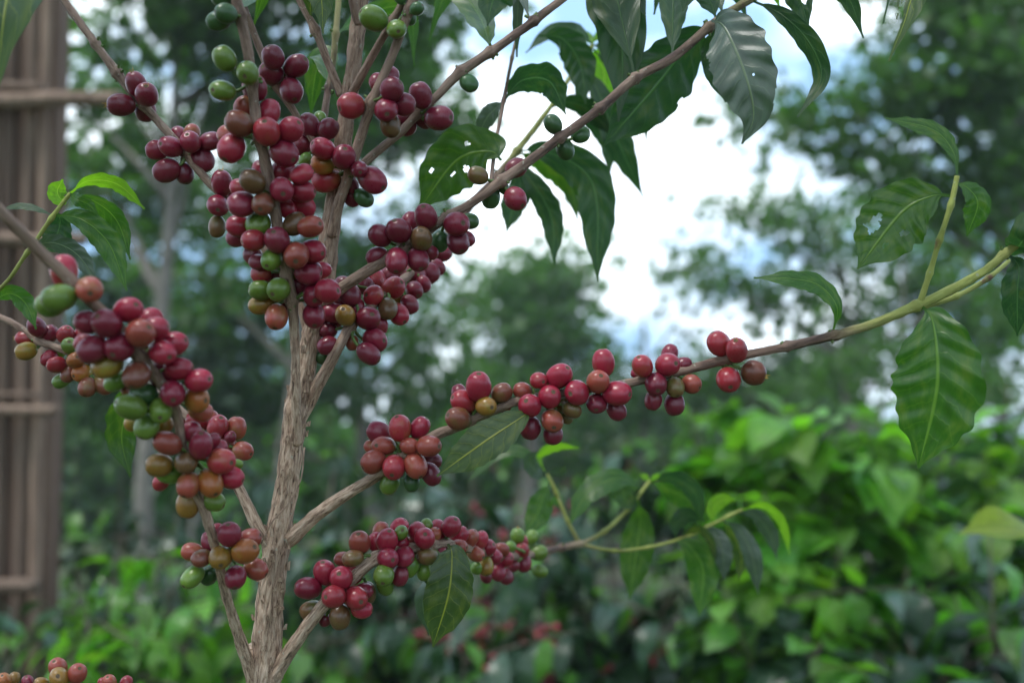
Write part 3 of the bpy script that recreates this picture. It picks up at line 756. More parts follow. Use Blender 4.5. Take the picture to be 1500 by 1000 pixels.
# ------------------------------------------------------------------ leaves of the tree in focus
def leaf_geo(pts, wpx, roll=0.0, wave=0.06, cup=0.12, nv=9, holes=(), seed=0, nu=44, nw=12, petiole=0.07, quilt=0.03):
    P = np.array([np.array(W(*p)) for p in pts])
    if len(P) == 2:
        m = (P[0] + P[1]) / 2 + np.array([0, 0, 0.004]); P = np.array([P[0], m, P[1]])
    S = catmull(P, 24)
    s = np.concatenate([[0], np.cumsum(np.linalg.norm(np.diff(S, axis=0), axis=1))]); Ltot = s[-1]
    ts = np.linspace(0, 1, nu + 1)
    C = np.stack([np.interp(ts * Ltot, s, S[:, k]) for k in range(3)], axis=1)
    T = np.gradient(C, axis=0); T /= np.linalg.norm(T, axis=1)[:, None]
    dm = sum(p[2] for p in pts) / len(pts)
    hw = wpx * dm / FPX
    rd = random.Random(seed)
    ph1, ph2 = rd.uniform(0, 6), rd.uniform(0, 6)
    V = []; UVs = []
    Wd = None
    for i, t in enumerate(ts):
        view = (C[i] - np.array(CAM)); view /= np.linalg.norm(view)
        w0 = np.cross(T[i], view)
        if np.linalg.norm(w0) < 0.25: w0 = Wd if Wd is not None else np.array(RIGHT)
        w0 = w0 / np.linalg.norm(w0)
        if Wd is not None:
            w0 = Wd * 0.6 + w0 * 0.4; w0 -= T[i] * (w0 @ T[i]); w0 /= np.linalg.norm(w0)
        Wd = w0
        n0 = np.cross(w0, T[i])            # towards the camera for roll 0
        if n0 @ view > 0: n0 = -n0
        a = math.radians(roll)
        w = w0 * math.cos(a) + n0 * math.sin(a); n = n0 * math.cos(a) - w0 * math.sin(a)
        if t < petiole: hwid = 0.0009 / hw
        else:
            q = (t - petiole) / (1 - petiole)
            hwid = math.sin(math.pi * q ** 0.92) ** 0.85 if 0 < q < 1 else 0
            if q > 0.8: hwid *= 1 - 0.55 * ((q - 0.8) / 0.2) ** 0.8 * (1 if q < 1 else 1)
            hwid = max(hwid, 0.0007 / hw)
        for j in range(nw + 1):
            v = 2 * j / nw - 1
            e = abs(v)
            edge = 1 + 0.03 * math.sin(2 * math.pi * nv * t + ph1 + (1.4 if v > 0 else 0)) * e + 0.11 * mnoise.noise(Vector((t * 11, 3.0 if v > 0 else 8.0, seed * 1.9))) * e
            x = v * hwid * edge
            z = cup * x * x * (-1) + abs(x) * 0.10
            z += wave * hwid * (e ** 1.6) * (math.sin(2 * math.pi * nv * 0.5 * t + ph2 + (2.0 if v > 0 else 0)) + 1.2 * mnoise.noise(Vector((t * 5, v * 1.2, seed * 3.3))))
            z += quilt * hwid * math.cos(2 * math.pi * nv * (t - 0.13 * e)) * min(1, 3 * e)
            V.append(C[i] + w * x * hw + n * z * hw)
            UVs.append((t, v, 0))
    F = []
    for i in range(nu):
        for j in range(nw):
            t = (i + .5) / nu; v = 2 * (j + .5) / nw - 1
            skip = False
            for (hu, hv, hr) in holes:
                k = 1 + 0.6 * mnoise.noise(Vector((t * 23, v * 6, seed)))
                if ((t - hu) * 2.6) ** 2 + (v - hv) ** 2 < (hr * k) ** 2: skip = True
            if not skip:
                a = i * (nw + 1) + j
                F.append((a, a + 1, a + nw + 2, a + nw + 1))
    return V, F, UVs

def leaf(key, pts, w, mat, roll=0, wave=0.07, holes=(), cup=0.12, nu=44, nw=12, label=None, quilt=0.03):
    global leaf_no
    leaf_no += 1
    V, F, UVs = leaf_geo(pts, w, roll, wave, cup, 9, holes, leaf_no, nu if not holes else 80, nw if not holes else 28, quilt=quilt)
    o = quad_mesh('leaf', V, F, [LM[mat]], branch_obj[key], attrs={'luv': ('FLOAT_VECTOR', UVs)})
    if label: o['label'] = label
    return o
leaf_no = 0
H = .615
# right-hand branch
leaf('MR', [(1220, 486, H), (1226, 450, H - .005), (1200, 418, .61), (1157, 408, .605), (1104, 407, .61)], 17, 'm', 35)
leaf('MR', [(1348, 446, H), (1366, 470, .60), (1374, 540, .595), (1367, 600, .60), (1345, 686, .615)], 62, 'm', 12, 0.09, quilt=.05, nu=80, nw=20)
leaf('MR', [(1402, 256, .60), (1396, 222, .60), (1366, 190, .605), (1296, 173, .61)], 15, 'm', 40)
leaf('MR', [(1392, 287, .60), (1366, 287, .60), (1320, 312, .605), (1256, 394, .61)], 50, 'm', 5, 0.08, holes=((.62, -.45, .20), (.55, .45, .10), (.72, .3, .07)), label='leaf eaten through with ragged holes')
leaf('MR', [(1398, 268, .60), (1418, 276, .598), (1432, 300, .60), (1416, 346, .605)], 21, 'm', -30)
leaf('MR', [(1476, 372, .63), (1492, 390, .62), (1490, 430, .62), (1490, 492, .63)], 22, 'k', -20)
leaf('MR', [(1478, 378, .64), (1500, 350, .60), (1512, 330, .60), (1540, 400, .60)], 22, 'k', 20)
# leaves among the fruit
leaf('MR', [(778, 600, .585), (762, 612, .575), (705, 650, .57), (640, 697, .575)], 29, 'y', 10, 0.03)
leaf('BR', [(656, 796, .640), (662, 812, .625), (657, 870, .62), (634, 947, .625)], 35, 'y', -8, 0.05, label='leaf with yellow veins and brown specks')
leaf('BR', [(650, 802, .67), (640, 850, .68), (620, 880, .69), (628, 930, .70)], 18, 's', 30)
leaf('L1', [(200, 560, .54), (190, 585, .56), (178, 640, .565), (191, 699, .565)], 27, 'm', -25, 0.05)
# forked shoot at the end of the lowest branch
for pts, w, m, r in [
    ([(802, 694, .88), (822, 690, .87), (828, 682, .86)], 7, 's', 20), ([(800, 700, .88), (785, 690, .87), (776, 672, .86), (790, 660, .86)], 13, 's', 25),
    ([(804, 706, .88), (795, 730, .88), (786, 755, .88), (768, 782, .88)], 20, 'm', 15), ([(800, 692, .88), (765, 662, .88), (728, 664, .88), (686, 705, .88)], 13, 'm', 40),
    ([(798, 690, .88), (790, 668, .88), (815, 654, .88), (848, 656, .88)], 8, 'b', 30), ([(940, 716, .9), (905, 700, .89), (860, 722, .88), (834, 770, .88)], 20, 'm', 30),
    ([(938, 722, .9), (918, 735, .9), (905, 700, .9), (885, 716, .9)], 18, 'm', 30),
    ([(935, 732, .91), (938, 760, .92), (932, 810, .92), (922, 878, .92)], 25, 'm', 10), ([(954, 705, .91), (985, 700, .90), (1015, 718, .89), (1031, 764, .89)], 17, 'k', 35),
    ([(954, 706, .91), (980, 716, .92), (1010, 735, .92), (1030, 775, .92)], 18, 'm', 20), ([(952, 704, .91), (945, 698, .91), (937, 694, .91)], 5, 'b', 10), ([(952, 704, .91), (962, 698, .91), (972, 700, .91)], 5, 'b', 10),
    ([(985, 790, .90), (1010, 800, .89), (1030, 835, .89), (1024, 902, .89)], 24, 'm', 15), ([(1028, 776, .9), (1045, 780, .89), (1058, 805, .88), (1061, 850, .88)], 15, 's', 10),
    ([(1058, 762, .9), (1082, 775, .9), (1102, 815, .89), (1111, 870, .89)], 14, 's', 15), ([(1080, 750, .9), (1108, 755, .89), (1130, 785, .89), (1138, 818, .89)], 13, 's', 25),
    ([(1088, 746, .9), (1118, 740, .89), (1145, 765, .88), (1157, 812, .88)], 11, 'b', 50), ([(1044, 766, .9), (1044, 745, .9), (1058, 732, .9), (1078, 732, .9)], 12, 'b', 20),
    ([(996, 788, .9), (1020, 775, .89), (1040, 790, .88), (1048, 822, .88)], 11, 'y', 50), ([(990, 788, .9), (990, 770, .9), (1005, 755, .9), (1030, 762, .9)], 14, 'k', 20),
    ([(1060, 765, .91), (1078, 790, .92), (1086, 815, .92), (1082, 850, .92)], 14, 'y', 15), ([(1088, 747, .9), (1084, 738, .9), (1080, 732, .9)], 5, 'm', 10)]:
    leaf('BR', pts, w, m, r, nu=28, nw=8)
# behind, centre top
for key, pts, w, m, r, hs in [
    ('BL', [(868, 66, .85), (845, 45, .82), (805, 48, .81), (770, 78, .80)], 12, 'k', 30, ()), ('BL', [(790, 52, .80), (825, 58, .79), (850, 95, .79), (858, 152, .79)], 25, 'k', 25, ((.3, -.9, .12),)),
    ('UB', [(738, 148, .70), (765, 118, .70), (805, 120, .70), (829, 168, .70)], 24, 'k', 25, ()), ('UB', [(738, 148, .70), (725, 160, .71), (712, 175, .72), (698, 205, .73)], 14, 's', 20, ()),
    ('BL', [(757, 222, .80), (800, 222, .78), (868, 270, .77), (876, 412, .77)], 30, 'k', 15, ((.5, -.9, .12),)), ('BL', [(757, 222, .80), (800, 240, .82), (835, 270, .83), (846, 322, .83)], 20, 'm', 20, ()),
    ('BL', [(752, 232, .80), (782, 270, .79), (808, 320, .79), (813, 388, .79)], 19, 'k', 20, ()), ('BL', [(750, 235, .80), (762, 270, .80), (752, 300, .80), (742, 340, .80)], 20, 'k', 10, ()),
    ('UB', [(735, 235, .64), (716, 222, .66), (668, 236, .67), (613, 308, .68)], 44, 'm', 8, ((.50, .45, .12), (.62, .25, .05), (.42, -.35, .05), (.7, -.5, .06))),
    ('BL', [(840, 108, .84), (868, 120, .83), (900, 195, .82), (942, 288, .82)], 22, 'k', 20, ()), ('BL', [(838, 112, .84), (862, 165, .84), (890, 205, .84), (893, 260, .84)], 16, 'k', 10, ()),
    ('BL', [(866, 70, .85), (905, 110, .84), (940, 160, .84), (948, 212, .84)], 12, 'k', 30, ()), ('BL', [(866, 68, .85), (880, 88, .86), (886, 120, .86), (884, 158, .86)], 22, 'b', 10, ()),
    ('BL', [(868, 66, .85), (885, 72, .84), (905, 95, .84), (915, 135, .84)], 17, 'k', 20, ()), ('BL', [(806, 158, .82), (835, 150, .82), (868, 165, .82), (898, 200, .82)], 17, 'k', 30, ()),
    ('BL', [(868, 66, .85), (862, 56, .86), (856, 44, .87)], 8, 'b', 20, ()), ('BL', [(866, 66, .85), (880, 50, .86), (905, 52, .87), (930, 80, .87)], 10, 'b', 20, ()),
    ('RR', [(790, -55, .66), (755, -30, .67), (725, -5, .68), (714, 38, .68)], 30, 'k', 15, ()), ('RR', [(776, 30, .645), (762, -10, .66), (758, 30, .67), (757, 84, .68)], 9, 's', 20, ()),
    ('RR', [(720, 74, .64), (700, 20, .70), (660, -20, .73), (628, 60, .75)], 22, 'm', 20, ()), ('ST', [(492, 50, .67), (540, 20, .72), (598, 15, .74), (607, 98, .75)], 14, 'm', 20, ()),
    ('TL', [(455, 35, .611), (455, -45, .60), (470, -5, .60), (473, 50, .60)], 22, 'y', 5, ((.88, .0, .05),)), ('ST', [(482, 128, .66), (474, 80, .69), (462, 110, .70), (455, 170, .71)], 20, 'm', 10, ()),
    ('FV', [(350, 20, .54), (370, -30, .60), (385, -10, .64), (371, 40, .66)], 22, 'm', 10, ()),
    # big leaves hanging from the upper branch
    ('UB', [(930, 113, .648), (890, -60, .68), (908, 30, .68), (912, 100, .68), (906, 178, .68)], 46, 'k', 5, ((.45, .5, .035), (.6, .3, .03), (.7, -.2, .03))), ('UB', [(1038, 34, .668), (1015, 55, .685), (962, 125, .69), (884, 214, .69)], 47, 'k', -12, ((.97, .0, .08), (.5, 1.0, .07))),
    ('UB', [(1042, 30, .655), (1062, 42, .63), (1092, 110, .615), (1104, 170, .615), (1087, 211, .62)], 46, 's', 8, ((.62, .25, .03), (.42, -1.0, .09), (.75, 1.0, .08))), ('UB', [(1048, 38, .66), (1042, 70, .67), (1052, 110, .67), (1063, 150, .67)], 19, 'k', 10, ()),
    ('UB', [(1104, 2, .67), (1145, 22, .65), (1185, 62, .64), (1203, 115, .64), (1168, 172, .64)], 17, 'k', 28, ()), ('UB', [(1100, 0, .67), (1150, -35, .66), (1172, 0, .66), (1185, 44, .66)], 21, 'k', 10, ((.70, .3, .16),)),
    ('UB', [(1110, -5, .675), (1180, -50, .66), (1238, -10, .65), (1265, 56, .65)], 19, 'k', 30, ()), ('UB', [(1095, 0, .67), (1125, -15, .68), (1135, -8, .69), (1142, 12, .69)], 10, 'b', 10, ()),
    ('UB', [(1050, 30, .66), (1030, -20, .66), (1012, -15, .66), (1000, 18, .66)], 22, 'k', 20, ()), ('UB', [(1060, 25, .66), (1040, -50, .69), (1075, -20, .70), (1095, 30, .70)], 22, 'k', 10, ()), ('UB', [(985, 85, .65), (985, -40, .69), (968, -20, .70), (958, 22, .70)], 22, 'k', 10, ()),
    ('UB', [(1120, -12, .68), (1250, -90, .64), (1335, -45, .62), (1330, 15, .61), (1302, 90, .61)], 28, 'y', 8, ((.84, -.55, .22), (.90, -.85, .2))), ('UB', [(1118, -12, .68), (1240, -95, .64), (1300, -30, .62), (1294, 35, .62)], 8, 'k', 40, ()),
    ('UL', [(60, -90, .655), (30, -90, .55), (8, 10, .50), (-6, 140, .49)], 56, 'y', -15, ((.62, -.1, .05),)),
    # leafy shoot at the left edge
    ('ML', [(103, 283, .62), (130, 265, .62), (172, 270, .62), (212, 306, .62)], 13, 'b', 35, ()), ('ML', [(100, 287, .62), (90, 292, .62), (84, 280, .62), (92, 263, .62)], 14, 'b', 10, ()),
    ('ML', [(80, 315, .62), (120, 322, .61), (160, 358, .61), (186, 426, .61)], 20, 'm', 15, ()), ('ML', [(102, 284, .62), (140, 296, .63), (172, 325, .64), (191, 380, .64)], 15, 'm', 25, ()),
    ('ML', [(48, 360, .62), (80, 356, .61), (115, 375, .61), (144, 418, .61)], 16, 's', 25, ()), ('ML', [(78, 316, .62), (50, 305, .62), (25, 302, .62), (0, 308, .62)], 7, 'k', 40, ()),
    ('ML', [(82, 308, .625), (88, 325, .63), (80, 350, .63), (62, 372, .63)], 20, 'k', 15, ()), ('ML', [(102, 284, .62), (112, 292, .61), (130, 300, .61), (146, 318, .61)], 10, 'm', 25, ()),
    ('ML', [(-10, 440, .65), (15, 430, .64), (38, 445, .64), (53, 482, .64)], 15, 'm', 20, ())]:
    leaf(key, pts, w, m, r, holes=hs)

# ------------------------------------------------------------------ generic small meshes for the background
def unit_leaf(nu=9, nw=4, width=0.36, droop=0.5, fold=0.18, wave=0.03, round_=0.9, seed=0):
    V = []; UVs = []
    x = z = 0.0; rd = random.Random(seed); ph = rd.uniform(0, 6)
    for i in range(nu + 1):
        t = i / nu
        a = 0.15 - droop * t
        if i: x += math.cos(a) / nu; z += math.sin(a) / nu
        q = max(0, (t - 0.08) / 0.92)
        hw = 0.5 * width * (math.sin(math.pi * q ** round_) ** 0.85 if 0 < q < 1 else 0) * (1 - 0.5 * max(0, (q - .8) / .2))
        hw = max(hw, 0.006)
        for j in range(nw + 1):
            v = 2 * j / nw - 1
            V.append((x, v * hw, z + abs(v) * hw * fold + wave * hw * 4 * abs(v) * math.sin(9 * t + ph + v)))
            UVs.append((t, v, 0))
    F = []
    for i in range(nu):
        for j in range(nw):
            a = i * (nw + 1) + j
            F.append((a, a + nw + 1, a + nw + 2, a + 1))
    return np.array(V, dtype=np.float32), np.array(F, dtype=np.int32), np.array(UVs, dtype=np.float32)

def leaf_mesh(name, geo, mat):
    V, F, U = geo
    me = bpy.data.meshes.new(name)
    me.from_pydata(V.tolist(), [], F.tolist())
    me.materials.append(mat)
    a = me.attributes.new('luv', 'FLOAT_VECTOR', 'POINT'); a.data.foreach_set('vector', U.ravel())
    me.polygons.foreach_set('use_smooth', [True] * len(F))
    me.update()
    return me

def rot_from(xdir, up):
    x = Vector(xdir).normalized(); y = Vector(up).cross(x)
    if y.length < 1e-3: y = Vector((0, 1, 0)).cross(x)
    y.normalize(); z = x.cross(y)
    return Matrix((x, y, z)).transposed()

BGL = {
 'big': leaf_mat("broadleaf_green", (0.16, 0.36, 0.036), (0.24, 0.44, 0.08), None, 0.45, 0.42, nv=7, var=0.30, bump=0.001),
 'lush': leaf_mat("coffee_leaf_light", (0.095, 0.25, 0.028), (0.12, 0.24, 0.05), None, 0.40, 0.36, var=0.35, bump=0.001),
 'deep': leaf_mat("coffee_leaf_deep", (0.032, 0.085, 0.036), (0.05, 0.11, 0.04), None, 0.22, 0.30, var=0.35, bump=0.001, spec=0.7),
 'yel': leaf_mat("leaf_yellow_lime", (0.26, 0.36, 0.015), (0.40, 0.42, 0.08), None, 0.45, 0.42, var=0.1),
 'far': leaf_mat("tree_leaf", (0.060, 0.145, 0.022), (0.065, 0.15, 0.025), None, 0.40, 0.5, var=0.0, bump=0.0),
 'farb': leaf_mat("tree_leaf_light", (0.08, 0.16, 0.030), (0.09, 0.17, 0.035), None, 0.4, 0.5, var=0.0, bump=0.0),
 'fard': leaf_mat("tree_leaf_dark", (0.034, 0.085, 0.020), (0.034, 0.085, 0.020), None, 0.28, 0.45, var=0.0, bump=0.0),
}
WOOD = plain_mat("shrub_wood", (0.10, 0.075, 0.055), 0.8, 0.4, 30, 0.002)
TRUNKM = plain_mat("tree_bark", (0.16, 0.145, 0.12), 0.85, 0.4, 9, 0.01)
geo_coffee = [unit_leaf(width=0.34, droop=1.0 + 0.4 * k, seed=k) for k in range(4)]
geo_broad = [unit_leaf(width=0.62, droop=0.5 + 0.35 * k, round_=0.75, fold=0.22, seed=9 + k) for k in range(4)]
MESHES = {}
def lmesh(kind, mat, k):
    key = (kind, mat, k)
    if key not in MESHES:
        MESHES[key] = leaf_mesh(f"leaf_blade", (geo_coffee if kind == 'coffee' else geo_broad)[k], BGL[mat])
    return MESHES[key]

def bake_leaves(items, kind):
    """items: (pos, rot3x3, size, k)"""
    geos = geo_coffee if kind == 'coffee' else geo_broad
    VV = []; FF = []; UU = []; o = 0
    for (p, m, s, k) in items:
        V, F, U = geos[k]
        VV.append((V * s) @ np.array(m).T + np.array(p)); FF.append(F + o); UU.append(U); o += len(V)
    return np.vstack(VV), np.vstack(FF), np.vstack(UU)

def shrub(name, base, stems, label, group=None, kind='coffee', mat='deep', mats=None, leaf_len=0.12, pairs=7, start=0.35, n_obj=80, cherries=0, seed=1, cat='shrub', side=True, droop=0.3):
    """stems: list of tip points (world); each stem rises from the base"""
    rd = random.Random(seed)
    base = Vector(base)
    root = thing(name, base, label, cat, group)
    V = []; F = []
    items = []; cps = []
    mats = mats or [mat]
    def add_tube(C, R, seg=6):
        v, f, _ = tube(np.array(C), np.array(R), seg)
        o = len(V); V.extend(v); F.extend([tuple(i + o for i in q) for q in f])
    def leafy(P0, P1, n, l0, st, mid=None):
        P0 = Vector(P0); P1 = Vector(P1)
        mid = mid or (P0 + P1) / 2 + Vector((rd.uniform(-.04, .04), rd.uniform(-.04, .04), rd.uniform(0, .05)))
        def at(t): return P0 * (1 - t) ** 2 + mid * 2 * t * (1 - t) + P1 * t * t
        L = (P1 - P0).length
        add_tube([at(t) for t in np.linspace(0, 1, 7).tolist()], np.linspace(0.003 + L * .003, 0.0016, 7))
        for i in range(n):
            t = st + (1 - st) * (i + rd.uniform(.0, .6)) / n
            t = min(t, 1)
            p = at(t); d = (at(min(1, t + .05)) - at(max(0, t - .05))).normalized()
            sidev = d.cross(Vector((rd.uniform(-.6, .6), rd.uniform(-.6, .6), 1))).normalized()
            for sg in (-1, 1):
                x = (sidev * sg * rd.uniform(.7, 1.1) + d * rd.uniform(.3, .9) + Vector((rd.uniform(-.3, .3), rd.uniform(-.3, .3), rd.uniform(-.35, .35) - droop))).normalized()
                upv = Vector((rd.uniform(-.5, .5), rd.uniform(-.5, .5), 1))
                items.append((p + x * 0.003, rot_from(x, upv), l0 * rd.uniform(.65, 1.2) * (1 if t < .9 else .75), rd.randrange(4), rd.choice(mats)))
            if cherries and rd.random() < cherries and t < .85:
                cps.append(p.copy())
    for tip in stems:
        tip = Vector(tip)
        mid = base + (tip - base) * 0.5 + Vector((rd.uniform(-.1, .1), rd.uniform(-.1, .1), (tip - base).length * .08))
        leafy(base + Vector((rd.uniform(-.04, .04), rd.uniform(-.04, .04), 0)), tip, pairs, leaf_len, start, mid)
        if side:
            for k in range(4):
                t = rd.uniform(.4, .95)
                q = base * (1 - t) ** 2 + mid * 2 * t * (1 - t) + tip * t * t
                a = rd.uniform(0, 6.28); l = rd.uniform(.15, .32)
                leafy(q, q + Vector((math.cos(a) * l, math.sin(a) * l, rd.uniform(-.03, .14))), max(3, pairs // 2), leaf_len, .25)
    mesh_obj('stems', V, F, [WOOD], root)
    items.sort(key=lambda it: (it[0] - CAM).length / it[2])
    mine = items[:n_obj]; rest = items[n_obj:]
    off = base
    for (p, m, s, k, mt) in mine:
        o = bpy.data.objects.new('leaf', lmesh(kind, mt, k))
        o.matrix_world = Matrix.Identity(4)
        o.location = p - off; o.rotation_euler = m.to_euler(); o.scale = (s, s, s)
        link(o, root)
    for mt in mats:
        r2 = [(p, m, s, k) for (p, m, s, k, q) in rest if q == mt]
        if r2:
            VV, FF, UU = bake_leaves(r2, kind)
            f = quad_mesh('foliage', VV, FF, [BGL[mt]], root, attrs={'luv': ('FLOAT_VECTOR', UU)})
            f['kind'] = 'stuff'
    for p in cps:
        for q in range(rd.randint(4, 9)):
            c = bpy.data.objects.new('cherry', cherry_mesh(rd.choice('rcdRdo'), rd.randrange(5)))
            r = rd.uniform(.0065, .0085)
            c.location = p - off + Vector((rd.gauss(0, .013), rd.gauss(0, .013), rd.gauss(0, .012)))
            c.scale = (r, r, r * 1.1); link(c, root)
    return root

def tree_bg(name, base, clumps, label, mat='far', leaf_s=0.09, trunk_r=0.12, seed=1, group=None, lean=(0, 0), dens=0.6):
    """clumps: (x, y, depth, rx_px, ry_px, n)"""
    rd = np.random.default_rng(seed); pr = random.Random(seed)
    base = Vector(base)
    root = thing(name, base, label, 'tree', group)
    cs = [(W(x, y, d), rx * d / FPX, ry * d / FPX, n) for (x, y, d, rx, ry, n) in clumps]
    zc = sorted(c[0].z for c in cs)
    cen = sum((c[0] for c in cs), Vector()) / len(cs)
    topz = max(zc[int(len(zc) * .8)], zc[-1] - 0.6)
    top = Vector((base.x + (cen.x - base.x) * .5 + lean[0], base.y + (cen.y - base.y) * .5 + lean[1], topz))
    V = []; F = []
    def add(C, R, seg=10):
        v, f, _ = tube(np.array(C), np.array(R), seg)
        o = len(V); V.extend(v); F.extend([tuple(i + o for i in q) for q in f])
    tl = []
    for t in np.linspace(0, 1, 14).tolist():
        p = base.lerp(top, t); w = 0.25 * trunk_r * math.sin(t * 9 + seed)
        tl.append(Vector((p.x + w, p.y, p.z)))
    add(tl, [trunk_r * (1.25 if i == 0 else 1) * (1 - .75 * i / 13) for i in range(14)], 14)
    for (c, rx, ry, n) in cs:
        f = min(.97, max(.2, (c.z - base.z) / max(.1, top.z - base.z) - pr.uniform(.05, .25)))
        p0 = tl[int(f * 13)]
        mid = (p0 + c) / 2 + Vector((0, 0, -0.1 * (c - p0).length * pr.uniform(-1, 1)))
        add([p0 * (1 - t) ** 2 + mid * 2 * t * (1 - t) + c * t * t for t in np.linspace(0, 1, 8).tolist()], np.linspace(trunk_r * .38, trunk_r * .07, 8), 6)
        for k in range(4):
            e = c + Vector((pr.uniform(-1, 1) * rx, pr.uniform(-1, 1) * rx, pr.uniform(-.8, .8) * ry))
            add([c.lerp(e, t) for t in (0, .5, 1)], [trunk_r * .08, trunk_r * .06, trunk_r * .03], 4)
    mesh_obj('trunk', V, F, [TRUNKM], root)
    # crown: leaf-sized folded blades in tufts
    P = []; leaf_s *= 1.4
    for (c, rx, ry, n) in cs:
        n = int(n * dens * 0.40)
        nt_ = max(4, n // 20)
        u = rd.normal(size=(nt_, 3)); u /= np.linalg.norm(u, axis=1)[:, None]
        rad = rd.uniform(.15, 1, nt_) ** 0.6
        tuft = np.array(c) + u * rad[:, None] * np.array([rx, rx, ry])
        m = rd.integers(0, nt_, n)
        sp = leaf_s * 1.1
        P.append(tuft[m] + rd.normal(size=(n, 3)) * sp * np.array([1, 1, .6]))
    P = np.vstack(P); n = len(P)
    a = rd.normal(size=(n, 3)); a[:, 2] -= .3; a /= np.linalg.norm(a, axis=1)[:, None]
    b = np.cross(a, rd.normal(size=(n, 3))); b /= np.linalg.norm(b, axis=1)[:, None]
    nn = np.cross(a, b)
    s = (leaf_s * rd.uniform(.6, 1.3, n))[:, None]
    v0 = P; v1 = P + a * s * .5 + b * s * .27 + nn * s * .05; v2 = P + a * s; v3 = P + a * s * .5 - b * s * .27 + nn * s * .05
    VV = np.stack([v0, v1, v2, v3], axis=1).reshape(-1, 3)
    FF = np.arange(n * 4).reshape(-1, 4)
    u = rd.uniform(0, 60, n)
    UU = np.stack([np.stack([u, np.full(n, .3), u * 0], 1)] * 4, axis=1).reshape(-1, 3)
    cr = quad_mesh('crown', VV, FF, [BGL[mat]], root, smooth=False, attrs={'luv': ('FLOAT_VECTOR', UU)})
    return root

# ------------------------------------------------------------------ ground
m, t, N, L = new_mat("leaf_litter_soil")
out = N.new("ShaderNodeOutputMaterial"); p = N.new("ShaderNodeBsdfPrincipled"); L.new(p.outputs[0], out.inputs[0])
tcn = N.new("ShaderNodeTexCoord")
f1 = nnoise(N, L, tcn.outputs['Object'], 1.1, 6, 0.6); f2 = nnoise(N, L, tcn.outputs['Object'], 22, 4, 0.6)
c1 = nramp(N, L, f2, [(0.3, (0.025, 0.018, 0.012)), (0.7, (0.07, 0.05, 0.035))])
c2 = nramp(N, L, f2, [(0.3, (0.03, 0.06, 0.015)), (0.7, (0.07, 0.13, 0.03))])
L.new(nmix(N, L, nramp(N, L, f1, [(0.4, (0, 0, 0)), (0.58, (1, 1, 1))]), c1, c2), p.inputs['Base Color'])
p.inputs['Roughness'].default_value = 0.95
GROUND = m
gx = np.concatenate([-np.geomspace(400, 1, 26), [0], np.geomspace(1, 400, 26)])
gy = np.concatenate([-np.geomspace(60, 1, 10), [0], np.geomspace(1, 600, 40)])
V = []; nx = len(gx)
for yy in gy:
    for xx in gx:
        r = math.hypot(xx, yy)
        V.append((xx, yy, 0.03 * mnoise.noise(Vector((xx * .8, yy * .8, 0))) * min(1, r) - 0.015))
F = [(j * nx + i, j * nx + i + 1, (j + 1) * nx + i + 1, (j + 1) * nx + i) for j in range(len(gy) - 1) for i in range(nx - 1)]
g = mesh_obj('ground', V, F, [GROUND])
tag(g, 'soil and low weeds under the coffee shrubs', None, None, 'structure')

# ------------------------------------------------------------------ wooden shed wall at the left
def wood_mat(name, lo, hi):
    m, t, N, L = new_mat(name)
    out = N.new("ShaderNodeOutputMaterial"); p = N.new("ShaderNodeBsdfPrincipled"); L.new(p.outputs[0], out.inputs[0])
    tc = N.new("ShaderNodeTexCoord"); mp = N.new("ShaderNodeMapping"); mp.inputs['Scale'].default_value = (1, 1, .06)
    oi = N.new("ShaderNodeObjectInfo")
    L.new(tc.outputs['Object'], mp.inputs[0]); L.new(nmath(N, L, 'MULTIPLY', oi.outputs['Random'], 50.0), mp.inputs['Location'])
    f = nnoise(N, L, mp.outputs[0], 60, 5, .65); f2 = nnoise(N, L, mp.outputs[0], 6, 3, .5)
    c = nramp(N, L, f, [(.3, lo), (.7, hi)])
    c = nmix(N, L, nmath(N, L, 'MULTIPLY', f2, .6), c, (0.10, 0.06, 0.045))
    hs = N.new("ShaderNodeHueSaturation"); L.new(c, hs.inputs['Color'])
    L.new(nmath(N, L, 'ADD', .7, nmath(N, L, 'MULTIPLY', oi.outputs['Random'], .6)), hs.inputs['Value'])
    L.new(hs.outputs[0], p.inputs['Base Color']); p.inputs['Roughness'].default_value = .85
    b = N.new("ShaderNodeBump"); b.inputs['Strength'].default_value = .6; b.inputs['Distance'].default_value = .003
    L.new(f, b.inputs['Height']); L.new(b.outputs[0], p.inputs['Normal'])
    return m
PLANK = wood_mat("weathered_plank", (0.09, 0.052, 0.034), (0.36, 0.25, 0.18))
MUD = wood_mat("mud_daub", (0.10, 0.055, 0.035), (0.20, 0.12, 0.08))
def rough_board(name, x0, x1, y0, y1, z0, z1, mat, parent, seed, vertical=True):
    rd = random.Random(seed)
    n = 14; V = []; F = []
    for i in range(n + 1):
        t = i / n
        w = rd.uniform(-.003, .003); e = rd.uniform(-.003, .003)
        if vertical:
            z = z0 + (z1 - z0) * t
            q = [(x0 + w, y0 + .004), (x0 + .005 + w, y0), (x1 - .005 + e, y0), (x1 + e, y0 + .004), (x1 + e, y1), (x0 + w, y1)]
            V += [(a, b, z) for a, b in q]
        else:
            x = x0 + (x1 - x0) * t; sag = .012 * math.sin(t * 3.1 + seed)
            q = [(y0, z0 + .008), (y0 + .008, z0), (y1, z0), (y1, z1), (y0 + .008, z1), (y0, z1 - .008)]
            V += [(x, a, b + w + sag) for a, b in q]
    for i in range(n):
        for j in range(6):
            k = (j + 1) % 6
            F.append((i * 6 + j, i * 6 + k, (i + 1) * 6 + k, (i + 1) * 6 + j))
    F.append(tuple(range(5, -1, -1))); F.append(tuple(n * 6 + j for j in range(6)))
    return mesh_obj(name, V, F, [mat], parent, smooth=False)
WD = 3.0
def wx(px): return (px - 750) / FPX * WD
